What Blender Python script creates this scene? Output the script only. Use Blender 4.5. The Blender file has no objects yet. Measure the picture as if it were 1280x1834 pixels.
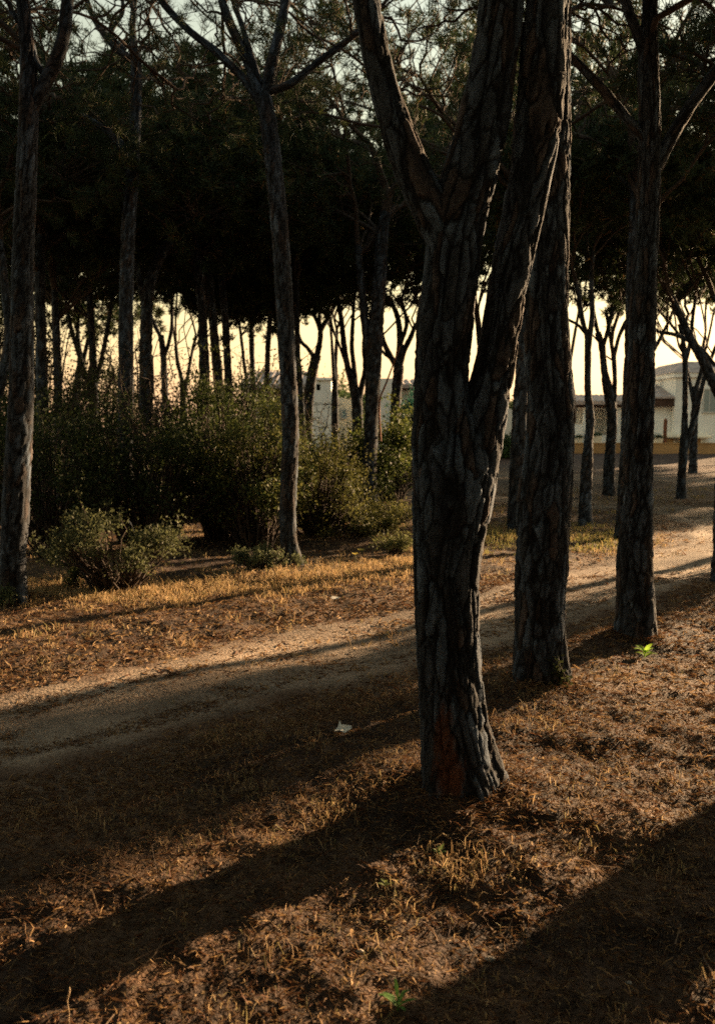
import bpy, math
import numpy as np
from mathutils import Vector

S = bpy.context.scene
COL = S.collection
R = math.radians

# ---------------------------------------------------------------- camera, sky, sun, exposure
IMW, IMH, F, HOR, CAMH = 1280.0, 1834.0, 1600.0, 765.0, 1.6
K = F / 2038.0
PITCH = math.atan((IMH / 2 - HOR) / F)
cam = bpy.data.cameras.new('camera')
cam.sensor_fit = 'VERTICAL'; cam.sensor_height = 36.0; cam.sensor_width = 36.0 * IMW / IMH
cam.lens = 36.0 * F / IMH
cam.clip_start = 0.05; cam.clip_end = 6000
cam.dof.use_dof = True; cam.dof.focus_distance = 4.8; cam.dof.aperture_fstop = 3.6
camo = bpy.data.objects.new('camera', cam); COL.objects.link(camo)
camo.location = (0, 0, CAMH); camo.rotation_euler = (math.pi / 2 - PITCH, 0, 0)
S.camera = camo

SUN_AZ, SUN_EL = R(47.0), R(11.0)          # azimuth to the right of the view direction (+Y)
world = bpy.data.worlds.new('World'); S.world = world; world.use_nodes = True
wn = world.node_tree.nodes; wl = world.node_tree.links
bg = wn['Background']
sky = wn.new('ShaderNodeTexSky'); sky.sky_type = 'NISHITA'; sky.sun_disc = False
sky.sun_elevation = SUN_EL; sky.sun_rotation = SUN_AZ
sky.air_density = 2.45; sky.dust_density = 0.6; sky.ozone_density = 1.0; sky.altitude = 0
hs = wn.new('ShaderNodeHueSaturation'); hs.inputs['Saturation'].default_value = .72
wl.new(sky.outputs[0], hs.inputs['Color']); wl.new(hs.outputs[0], bg.inputs[0]); bg.inputs[1].default_value = 0.05
sun = bpy.data.lights.new('sun', 'SUN'); sun.energy = 5.0; sun.angle = R(0.53); sun.color = (1.0, 0.67, 0.37)
suno = bpy.data.objects.new('sun', sun); COL.objects.link(suno)
sd = Vector((math.sin(SUN_AZ) * math.cos(SUN_EL), math.cos(SUN_AZ) * math.cos(SUN_EL), math.sin(SUN_EL)))
suno.rotation_euler = sd.to_track_quat('Z', 'Y').to_euler(); suno.location = sd * 100
vs = S.view_settings
vs.view_transform = 'Standard'; vs.look = 'None'; vs.gamma = 1.0; vs.use_curve_mapping = False
vs.exposure = 2.4
S.cycles.use_denoising = False; S.cycles.use_light_tree = False
S.cycles.max_bounces = 5; S.cycles.diffuse_bounces = 3; S.cycles.glossy_bounces = 2
S.cycles.transmission_bounces = 3; S.cycles.transparent_max_bounces = 4
S.cycles.sample_clamp_indirect = 0.45
S.cycles.filter_width = 1.7

# ---------------------------------------------------------------- picking points of the place
CP, SP = math.cos(PITCH), math.sin(PITCH)
def ray(px, py):
    a = (px - IMW / 2) / F; b = -(py - IMH / 2) / F
    return np.array([a, CP + b * SP, -SP + b * CP])
def at(px, py, Y):
    d = ray(px, py); t = Y / d[1]
    return np.array([d[0] * t, Y, CAMH + d[2] * t])
def gnd(px, py):
    d = ray(px, py); t = -CAMH / d[2]
    return np.array([d[0] * t, d[1] * t, 0.0])

class G(float):
    pass
def dist(D): return D if isinstance(D, G) else G(D * K)

# ---------------------------------------------------------------- numpy noise
def _h(i, j, k, s):
    n = (i.astype(np.int64) * 374761393 + j.astype(np.int64) * 668265263 + k.astype(np.int64) * 2147483647 + s * 974634777) & 0xFFFFFFFF
    n = ((n ^ (n >> 13)) * 1274126177) & 0xFFFFFFFF
    n = ((n ^ (n >> 16)) * 2246822519) & 0xFFFFFFFF
    return ((n ^ (n >> 15)) & 0xFFFFFF) / float(0xFFFFFF)
def vnoise(p, s=0):
    i = np.floor(p).astype(np.int64); f = p - i; f = f * f * (3 - 2 * f)
    o = 0
    for a in (0, 1):
        wa = f[:, 0] if a else 1 - f[:, 0]
        for b in (0, 1):
            wb = f[:, 1] if b else 1 - f[:, 1]
            for c in (0, 1):
                wc = f[:, 2] if c else 1 - f[:, 2]
                o = o + wa * wb * wc * _h(i[:, 0] + a, i[:, 1] + b, i[:, 2] + c, s)
    return o * 2 - 1
def fbm(p, s=0, n=3):
    o = 0; a = 1.0; q = p.copy()
    for k in range(n):
        o = o + a * vnoise(q, s + k); a *= .5; q = q * 2.03 + 7.1
    return o
def worley(p, s=0):
    i = np.floor(p).astype(np.int64); n = len(p)
    f1 = np.full(n, 9.); f2 = np.full(n, 9.); idv = np.zeros(n)
    for a in (-1, 0, 1):
        for b in (-1, 0, 1):
            for c in (-1, 0, 1):
                I, J, K = i[:, 0] + a, i[:, 1] + b, i[:, 2] + c
                q = np.stack([I + _h(I, J, K, s), J + _h(I, J, K, s + 1), K + _h(I, J, K, s + 2)], 1)
                d = np.sqrt(((q - p) ** 2).sum(1))
                m = d < f1
                f2 = np.where(m, f1, np.minimum(f2, d))
                idv = np.where(m, _h(I, J, K, s + 3), idv); f1 = np.where(m, d, f1)
    return f1, f2, idv
def plates(p, sc, s=0):
    """cells of p; cell value and distance in metres to the cell border, sc = metres per unit on each axis"""
    i = np.floor(p).astype(np.int64); n = len(p)
    f1 = np.full(n, 9.); f2 = np.full(n, 9.); idv = np.zeros(n); q1 = np.zeros((n, 3)); q2 = np.zeros((n, 3))
    for a in (-1, 0, 1):
        for b in (-1, 0, 1):
            for c in (-1, 0, 1):
                I, J, K_ = i[:, 0] + a, i[:, 1] + b, i[:, 2] + c
                q = np.stack([I + _h(I, J, K_, s), J + _h(I, J, K_, s + 1), K_ + _h(I, J, K_, s + 2)], 1)
                d = np.sqrt(((q - p) ** 2).sum(1))
                m = d < f1; m2 = (~m) & (d < f2)
                q2 = np.where(m[:, None], q1, np.where(m2[:, None], q, q2)); f2 = np.where(m, f1, np.where(m2, d, f2))
                idv = np.where(m, _h(I, J, K_, s + 3), idv); q1 = np.where(m[:, None], q, q1); f1 = np.where(m, d, f1)
    nv = q2 - q1; ln = np.linalg.norm(nv, axis=1) + 1e-9
    d = (f2 ** 2 - f1 ** 2) / (2 * ln); g = np.sqrt(((nv / ln[:, None] / np.array(sc)) ** 2).sum(1))
    return idv, d / g
def sstep(a, b, x):
    t = np.clip((x - a) / (b - a), 0, 1); return t * t * (3 - 2 * t)

# ---------------------------------------------------------------- mesh helpers
def mesh(name, V, faces, mat, cols=None, smooth=True):
    """faces: list of int arrays (n,3) or (n,4); cols: (nv,3) per vertex"""
    me = bpy.data.meshes.new(name)
    V = np.asarray(V, dtype=np.float32)
    loops = np.concatenate([np.asarray(f).ravel() for f in faces]).astype(np.int32)
    tot = np.concatenate([np.full(len(f), f.shape[1], dtype=np.int32) for f in faces])
    st = np.concatenate([[0], np.cumsum(tot)[:-1]]).astype(np.int32)
    me.vertices.add(len(V)); me.vertices.foreach_set('co', V.ravel())
    me.loops.add(len(loops)); me.loops.foreach_set('vertex_index', loops)
    me.polygons.add(len(tot)); me.polygons.foreach_set('loop_start', st); me.polygons.foreach_set('loop_total', tot)
    me.polygons.foreach_set('use_smooth', np.full(len(tot), bool(smooth)))
    if cols is not None:
        ca = me.color_attributes.new('Col', 'FLOAT_COLOR', 'POINT')
        c4 = np.ones((len(V), 4), dtype=np.float32); c4[:, :3] = cols
        ca.data.foreach_set('color', c4.ravel())
    me.update(calc_edges=True)
    if mat is not None: me.materials.append(mat)
    return me
def obj(name, me, parent=None, loc=None):
    o = bpy.data.objects.new(name, me); COL.objects.link(o)
    if parent is not None: o.parent = parent
    if loc is not None: o.location = loc
    return o
def tag(o, label=None, cat=None, group=None, kind=None):
    if label: o['label'] = label
    if cat: o['category'] = cat
    if group: o['group'] = group
    if kind: o['kind'] = kind
    return o
class Acc:
    def __init__(s): s.V = []; s.T = []; s.Q = []; s.C = []; s.n = 0
    def add(s, V, tris=None, quads=None, cols=None):
        V = np.asarray(V, float)
        s.V.append(V)
        if tris is not None and len(tris): s.T.append(np.asarray(tris) + s.n)
        if quads is not None and len(quads): s.Q.append(np.asarray(quads) + s.n)
        if cols is not None: s.C.append(np.broadcast_to(np.asarray(cols, float), (len(V), 3)))
        s.n += len(V)
    def box(s, x0, x1, y0, y1, z0, z1, col=None):
        V = np.array([[x, y, z] for z in (z0, z1) for y in (y0, y1) for x in (x0, x1)], float)
        s.add(V, quads=[[0, 2, 3, 1], [4, 5, 7, 6], [0, 1, 5, 4], [2, 6, 7, 3], [0, 4, 6, 2], [1, 3, 7, 5]], cols=col)
    def build(s, name, mat, parent=None, smooth=False, loc=None):
        f = []
        if s.T: f.append(np.concatenate(s.T))
        if s.Q: f.append(np.concatenate(s.Q))
        return obj(name, mesh(name, np.concatenate(s.V), f, mat, np.concatenate(s.C) if s.C else None, smooth), parent, loc)

def resample(P, n):
    """Catmull-Rom through the rows of P (any columns), n samples evenly by length of xyz"""
    P = np.asarray(P, float)
    if len(P) == 2: P = np.stack([P[0], (P[0] + P[1]) / 2, P[1]])
    Q = np.vstack([2 * P[0] - P[1], P, 2 * P[-1] - P[-2]])
    out = []
    for i in range(1, len(Q) - 2):
        t = np.linspace(0, 1, 24, endpoint=False)[:, None]
        a, b, c, d = Q[i - 1], Q[i], Q[i + 1], Q[i + 2]
        out.append(.5 * (2 * b + (c - a) * t + (2 * a - 5 * b + 4 * c - d) * t ** 2 + (3 * b - a - 3 * c + d) * t ** 3))
    out.append(P[-1:]); C = np.vstack(out)
    L = np.concatenate([[0], np.cumsum(np.linalg.norm(np.diff(C[:, :3], axis=0), axis=1))])
    s = np.linspace(0, L[-1], n)
    return np.stack([np.interp(s, L, C[:, k]) for k in range(C.shape[1])], 1)
def frames(P):
    T = np.gradient(P, axis=0); T /= np.linalg.norm(T, axis=1)[:, None] + 1e-12
    ref = np.array([1., 0, 0]) if abs(T[0][0]) < .9 else np.array([0, 1., 0])
    N = np.zeros_like(P); n = ref - T[0] * (ref @ T[0]); n /= np.linalg.norm(n)
    for i in range(len(P)):
        n = n - T[i] * (n @ T[i]); n /= np.linalg.norm(n) + 1e-12; N[i] = n
    return T, N, np.cross(T, N)
def tube_quads(m, ns):
    i = np.arange(m - 1)[:, None] * ns; j = np.arange(ns)[None, :]; k = (j + 1) % ns
    return np.stack([i + j, i + k, i + ns + k, i + ns + j], 2).reshape(-1, 4)
def tube(acc, P, r, ns, col=None):
    P = np.asarray(P, float); r = np.broadcast_to(r, (len(P),))
    T, N, B = frames(P)
    a = np.linspace(0, 2 * np.pi, ns, endpoint=False)
    V = P[:, None] + r[:, None, None] * (np.cos(a)[None, :, None] * N[:, None] + np.sin(a)[None, :, None] * B[:, None])
    V = V.reshape(-1, 3)
    acc.add(V, tris=[[(len(P) - 1) * ns, (len(P) - 1) * ns + k, (len(P) - 1) * ns + k + 1] for k in range(1, ns - 1)],
            quads=tube_quads(len(P), ns), cols=col)

# ---------------------------------------------------------------- materials
def mat(name, col=(.5, .5, .5), rough=.9, attr=False, noise=None, bump=None, transl=None, spec=.2):
    m = bpy.data.materials.new(name); m.use_nodes = True
    nt = m.node_tree; n = nt.nodes; l = nt.links
    b = n['Principled BSDF']; b.inputs['Roughness'].default_value = rough
    b.inputs['Specular IOR Level'].default_value = spec
    out = n['Material Output']
    tc = n.new('ShaderNodeTexCoord')
    src = None
    if attr:
        a = n.new('ShaderNodeAttribute'); a.attribute_name = 'Col'; src = a.outputs['Color']
    else:
        c = n.new('ShaderNodeRGB'); c.outputs[0].default_value = (*col, 1); src = c.outputs[0]
    for (sc, lo, hi, det) in (noise or []):
        t = n.new('ShaderNodeTexNoise'); t.inputs['Scale'].default_value = sc; t.inputs['Detail'].default_value = det
        l.new(tc.outputs['Object'], t.inputs['Vector'])
        mr = n.new('ShaderNodeMapRange'); mr.inputs[1].default_value = .3; mr.inputs[2].default_value = .7
        mr.inputs[3].default_value = lo; mr.inputs[4].default_value = hi
        l.new(t.outputs['Fac'], mr.inputs[0])
        mx = n.new('ShaderNodeVectorMath'); mx.operation = 'SCALE'
        l.new(src, mx.inputs[0]); l.new(mr.outputs[0], mx.inputs['Scale']); src = mx.outputs[0]
    l.new(src, b.inputs['Base Color'])
    if bump:
        sc, st, det = bump
        t = n.new('ShaderNodeTexNoise'); t.inputs['Scale'].default_value = sc; t.inputs['Detail'].default_value = det
        l.new(tc.outputs['Object'], t.inputs['Vector'])
        bp = n.new('ShaderNodeBump'); bp.inputs['Strength'].default_value = 1.0; bp.inputs['Distance'].default_value = st
        l.new(t.outputs['Fac'], bp.inputs['Height']); l.new(bp.outputs[0], b.inputs['Normal'])
    if transl:
        tr = n.new('ShaderNodeBsdfTranslucent'); l.new(src, tr.inputs['Color'])
        ms = n.new('ShaderNodeMixShader'); ms.inputs[0].default_value = transl
        l.new(b.outputs[0], ms.inputs[1]); l.new(tr.outputs[0], ms.inputs[2]); l.new(ms.outputs[0], out.inputs['Surface'])
    return m
M = dict(
    ground=mat('forest_floor', attr=True, noise=[(9, .65, 1.3, 6), (60, .6, 1.35, 4)], bump=(70, .02, 5)),
    path=mat('trodden_dirt', attr=True, noise=[(5, .8, 1.15, 6), (45, .75, 1.2, 5)], bump=(55, .012, 6)),
    bark=mat('pine_bark', attr=True, noise=[(40, .7, 1.25, 5)], bump=(120, .006, 4), rough=.95),
    twig=mat('pine_branch_bark', col=(.05, .037, .03), noise=[(20, .6, 1.4, 3)], rough=.95),
    needle=mat('pine_needles', attr=True, transl=.25, rough=.7),
    leaf=mat('shrub_leaves', attr=True, transl=.35, rough=.65, spec=.12),
    straw=mat('dry_straw', attr=True, transl=.25, rough=.8),
    grass=mat('dry_grass_blades', attr=True, transl=.35, rough=.8),
    white=mat('white_render', col=(.83, .82, .77), noise=[(.7, .88, 1.06, 5)], bump=(14, .01, 4)),
    cream=mat('cream_render', col=(.84, .75, .58), noise=[(.7, .9, 1.06, 5)], bump=(14, .01, 4)),
    ochre=mat('ochre_render', col=(.42, .25, .11), noise=[(.8, .8, 1.1, 5)], bump=(14, .01, 4)),
    tile=mat('terracotta_tile', col=(.38, .31, .28), noise=[(3, .65, 1.25, 4)], bump=(30, .01, 3)),
    wood=mat('dark_stained_wood', col=(.07, .04, .028), noise=[(6, .7, 1.3, 4)]),
    rust=mat('rusty_post', col=(.16, .065, .035), noise=[(8, .7, 1.2, 4)]),
    glass=mat('window_glass', col=(.16, .24, .25), rough=.12, spec=.6),
    frame=mat('window_frame_paint', col=(.5, .49, .45), rough=.5),
    dark=mat('painted_hole_shade', col=(.03, .028, .025)),
    soil=mat('planter_soil', col=(.05, .035, .025)),
    paper=mat('scrap_paper', col=(.8, .77, .68), noise=[(25, .9, 1.05, 3)], rough=.8, transl=.2),
    stone=mat('small_stone', col=(.34, .3, .25), noise=[(30, .7, 1.2, 4)], bump=(80, .004, 4)),
    stalk=mat('dry_stalk', col=(.36, .26, .16)),
    lime=mat('lime_leaf', attr=True, transl=.6, rough=.5),
    petal=mat('yellow_petal', col=(.6, .48, .12), transl=.4),
)

# ---------------------------------------------------------------- layout of the ground
PATHS = [
    (np.array([[-9, .6], [-5, 3.2], [-1.9, 5.6], [-.9, 6.8], [0.45, 8.7], [2.3, 11.1], [4.6, 14.6], [6.2, 18.8], [6.0, 22.0], [4.2, 24.3], [2.0, 26.6], [0.4, 29.5], [-1.5, 33.]]), 0.95),
    (np.array([[6.1, 20.0], [8.6, 23.5], [10.5, 28.], [10.3, 33], [7.5, 36.5], [2.0, 38.5], [-6, 40.]]), .95),
    (np.array([[4.6, 14.6], [7.5, 16.6], [12, 18.5], [20, 20.]]), 1.0),
]
PATHS = [(resample(p * np.array([1, K]), 90), w) for p, w in PATHS]
def pathdist(x, y):
    """signed distance to the edge of the nearest path (negative inside)"""
    best = np.full(len(x), 99.)
    for p, w in PATHS:
        a, b = p[:-1], p[1:]
        for i in range(0, len(a)):
            d = b[i] - a[i]; t = np.clip(((x - a[i, 0]) * d[0] + (y - a[i, 1]) * d[1]) / (d @ d), 0, 1)
            q = np.hypot(x - a[i, 0] - t * d[0], y - a[i, 1] - t * d[1]) - w
            best = np.minimum(best, q)
    return best
def gz(x, y):
    x = np.atleast_1d(np.asarray(x, float)); y = np.atleast_1d(np.asarray(y, float))
    p = np.stack([x, y, np.zeros_like(x)], 1)
    z = .05 * vnoise(p * .45, 3) + .025 * vnoise(p * 1.3, 4)
    z = z + .25 * sstep(47 * K, 54 * K, y)
    return z * sstep(.5, 3., np.hypot(x, y))

BASES = [(gnd(832, 1440)[:2], .15), (gnd(968, 1243)[:2], .12), (gnd(1135, 1148)[:2], .11), (gnd(26, 1082)[:2], .1)]
def mound(x, y):
    z = 0
    for b, r in BASES:
        d = np.hypot(x - b[0], y - b[1]); z = z + .075 * np.exp(-(d / (r * 2.6)) ** 2)
    return z
def build_ground():
    th = np.concatenate([np.linspace(-180, -38, 40, endpoint=False), np.linspace(-38, 38, 290), np.linspace(38, 180, 41)[1:-1]])
    th = np.radians(th)
    r = np.concatenate([np.geomspace(.8, 30, 350, endpoint=False), np.geomspace(30, 120, 50, endpoint=False), np.geomspace(120, 4000, 24)])
    T, Rr = np.meshgrid(th, r); x = (Rr * np.sin(T)).ravel(); y = (Rr * np.cos(T)).ravel()
    pd = pathdist(x, y)
    z = gz(x, y) + mound(x, y)
    p = np.stack([x, y, np.zeros_like(x)], 1)
    off = sstep(-.15, .25, pd + .25 * vnoise(p * 1.7, 9))
    rr = np.hypot(x, y); nearf = 1 - sstep(14, 30, rr)
    z = z + off * nearf * (.017 * fbm(p * 3.2, 11, 3) + .009 * vnoise(p * 14, 15) + .007 * vnoise(p * 31, 17) + .02)
    z = z + (1 - off) * nearf * (.006 * vnoise(p * 9, 21) - .012)
    n1 = sstep(-.5, .6, fbm(p * .9, 31, 3))[:, None]; n2 = sstep(-.4, .5, fbm(p * 6, 37, 3))[:, None]
    litter = (1 - n1) * np.array([.045, .027, .018]) + n1 * np.array([.085, .05, .028])
    litter = litter * (.6 + .7 * n2)
    dirt = np.array([.17, .115, .075])[None] * (.75 + .4 * n2)
    C = litter * off[:, None] + dirt * (1 - off[:, None])
    far = sstep(25, 45, rr)[:, None]
    C = C * (1 - far) + far * np.array([.06, .034, .025]) * (.75 + .5 * n1) * off[:, None] + far * (1 - off[:, None]) * dirt
    m, n = len(r), len(th)
    i = np.arange(m - 1)[:, None] * n; j = np.arange(n)[None, :]; k = (j + 1) % n
    Q = np.stack([i + j, i + n + j, i + n + k, i + k], 2).reshape(-1, 4)
    V = np.stack([x, y, z], 1)
    V = np.vstack([V, [[0, 0, 0]]]); C = np.vstack([C, C[:1]])
    tri = np.array([[len(V) - 1, jj, (jj + 1) % n] for jj in range(n)])[:, [0, 2, 1]]
    o = obj('ground', mesh('ground', V, [Q, tri], M['ground'], C)); tag(o, 'brown needle-covered forest floor under the pines', kind='structure')
def build_path():
    names = ['path', 'path', 'path']
    labels = ['pale trodden dirt path curving from the near side round behind the trunks', 'faint far dirt track below the ochre garden wall', 'short dirt spur running off beside the thick trunks']
    for (p, w), nm, lb in zip(PATHS, names, labels):
        pts = resample(p, 260); m = len(pts); k = 17
        T = np.gradient(pts, axis=0); T /= np.linalg.norm(T, axis=1)[:, None]; N = np.stack([-T[:, 1], T[:, 0]], 1)
        s = np.linspace(-1, 1, k)
        q3 = np.stack([pts[:, 0], pts[:, 1], np.zeros(m)], 1)
        wl_ = w * (.82 + .28 * vnoise(q3 * .8, 51)); wr_ = w * (.82 + .28 * vnoise(q3 * .8 + 9, 52))
        off = np.where(s[None] < 0, s[None] * wl_[:, None], s[None] * wr_[:, None])
        X = pts[:, 0:1] + N[:, 0:1] * off; Y = pts[:, 1:2] + N[:, 1:2] * off
        x, y = X.ravel(), Y.ravel(); pp = np.stack([x, y, np.zeros_like(x)], 1)
        a = np.abs(np.broadcast_to(s, X.shape)).ravel()
        z = gz(x, y) + .006 + .010 * vnoise(pp * 5, 61) * (1 - a) + .006 * vnoise(pp * 16, 63) - .02 * sstep(.75, 1., a) - .012 * np.exp(-((a - .5) / .16) ** 2)
        n2 = sstep(-.4, .5, fbm(pp * 3, 71, 3))[:, None]
        C = np.array([.22, .165, .12])[None] * (1 - n2) + n2 * np.array([.32, .245, .18])
        rut = np.exp(-((a - .5) / .2) ** 2)[:, None]; C = C * (.7 + .4 * rut)
        C = C * (1 - .55 * sstep(12, 18, y))[:, None]  # far stretch darkened in its colour, standing in for tree shade
        edge = sstep(.65, .98, a + .2 * vnoise(pp * 6, 65))[:, None]; C = C * (1 - edge) + edge * np.array([.1, .058, .034])
        i = np.arange(m - 1)[:, None] * k; j = np.arange(k - 1)[None]
        Q = np.stack([i + j, i + k + j, i + k + j + 1, i + j + 1], 2).reshape(-1, 4)
        if True: Q = Q[:, ::-1]
        V = np.stack([x, y, z], 1)
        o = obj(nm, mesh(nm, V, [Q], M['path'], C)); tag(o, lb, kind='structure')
build_ground(); build_path()

# ---------------------------------------------------------------- trees
BARK = dict(plate=np.array([[.044, .052, .066], [.06, .075, .098], [.08, .104, .138], [.066, .054, .052], [.038, .042, .05]]), gap=np.array([.007, .0068, .0072]))  # plate colours tinted blue to stand in for skylight on the trunks
def bark_tube(acc, pts, ns, m, seed, pw=.055, pl=.17, amp=.014, flare=0., flare_h=.2, red=None, lobes=5):
    """pts: rows x,y,z,r. plates of bark proud of dark fissures"""
    C = resample(pts, m); P, r = C[:, :3], C[:, 3].copy()
    T, N, B = frames(P)
    a = np.linspace(0, 2 * np.pi, ns, endpoint=False)
    D = (np.cos(a)[None, :, None] * N[:, None] + np.sin(a)[None, :, None] * B[:, None])
    h = P[:, 2] - P[0, 2]
    fl = flare * np.exp(-np.maximum(h, 0) / flare_h)
    rr = r[:, None] * (1 + fl[:, None] * (1 + .55 * np.sin(a * lobes + seed)[None] + .25 * np.sin(a * 3 + 2 * seed)[None]) + .05 * np.sin(2 * a + seed)[None])
    V = (P[:, None] + rr[..., None] * D).reshape(-1, 3)
    L = np.concatenate([[0], np.cumsum(np.linalg.norm(np.diff(P, axis=0), axis=1))])
    aa = np.broadcast_to(a[None], (m, ns)).ravel(); rm = np.repeat(r, ns); LL = np.repeat(L, ns)
    r0 = float(np.mean(r))
    q = np.stack([np.cos(aa) * r0 / pw, np.sin(aa) * r0 / pw, LL / pl], 1) + seed * 3.7
    q = q + .45 * np.stack([vnoise(q * 1.1, 81), vnoise(q * 1.1 + 5, 82), vnoise(q * .8 + 9, 83)], 1) + .12 * np.stack([vnoise(q * 4., 84), vnoise(q * 4. + 5, 85), vnoise(q * 4. + 9, 86)], 1)
    idv, e = plates(q, (pw, pw, pl), 90 + seed); cw = min(.009, pw * .14)
    g = sstep(cw * .15, cw, e)
    id2, es = plates(q * np.array([2.3, 2.3, 2.0]) + 11.3, (pw / 2.3, pw / 2.3, pl / 2.), 190 + seed); es = sstep(0, cw * .5, es)      # flakes on each plate
    fine = fbm(q * 4.1, 95, 3)
    _, e2 = plates(q * np.array([.55, .55, .3]) + 3.3, (pw / .55, pw / .55, pl / .3), 140 + seed); e2 = sstep(cw * .2, cw * 2., e2)
    disp = amp * (g - 1) + amp * .4 * (idv - .5) * g + amp * .55 * (id2 - .5) * g + amp * .14 * fine - amp * .9 * (1 - e2)
    disp = disp * np.clip(rm / .1, .25, 1)
    V = V + D.reshape(-1, 3) * disp[:, None]
    pal = BARK['plate'][np.minimum((idv * 5).astype(int), 4)] * (.75 + .25 * es + .45 * (id2 - .5))[:, None]
    col = pal * (.95 + .3 * fine)[:, None].clip(.5, 1.4)
    col = BARK['gap'] + (col - BARK['gap']) * (sstep(cw * .1, cw * .9, e) * (.25 + .75 * e2))[:, None]
    if red is not None:
        for (c0, rad, zz) in red:
            w = (1 - sstep(.6, 1.1, np.sqrt((((V - c0) / np.array([rad, rad * 2, zz])) ** 2).sum(1)) + .25 * fine)) * (V[:, 1] < c0[1] + .12)
            col = col * (1 - w[:, None]) + w[:, None] * np.array([.1, .042, .024]) * (.55 + .45 * g + .3 * fine)[:, None]
    acc.add(V, quads=tube_quads(m, ns), cols=col)
    return C

def needles(rng, C, A, k, L, w, dark=1.0, spread=.9):
    """k needle blades (one triangle each) round every tuft centre C with axis A"""
    n = len(C)
    U = rng.normal(size=(n, k, 3)); U /= np.linalg.norm(U, axis=2)[..., None]
    d = A[:, None] * .75 + U * spread; d /= np.linalg.norm(d, axis=2)[..., None]
    base = C[:, None] + rng.normal(size=(n, k, 3)) * L * .22
    ln = L * rng.uniform(.6, 1.25, (n, k, 1))
    sdir = np.cross(d, rng.normal(size=(n, k, 3))); sdir /= np.linalg.norm(sdir, axis=2)[..., None] + 1e-9
    v0 = base - sdir * w / 2; v1 = base + sdir * w / 2; v2 = base + d * ln
    V = np.stack([v0, v1, v2], 2).reshape(-1, 3)
    T = np.arange(n * k * 3).reshape(-1, 3)
    tint = rng.uniform(0, 1, (n, 1, 1)); br = rng.uniform(.7, 1.3, (n, k, 1)) * dark
    c = (np.array([.022, .04, .02]) * (1 - tint) + tint * np.array([.045, .055, .02])) * br
    old = (rng.uniform(0, 1, (n, k, 1)) < .06)
    c = np.where(old, np.array([.12, .075, .035]), c)
    col = np.repeat(c[:, :, None], 3, 2).reshape(-1, 3)
    return V, T, col

def bez(p0, p1, p2, n, rng, wob):
    t = np.linspace(0, 1, n)[:, None]
    P = (1 - t) ** 2 * p0 + 2 * t * (1 - t) * p1 + t ** 2 * p2
    P[1:-1] += rng.normal(size=(n - 2, 3)) * wob
    return P

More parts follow.
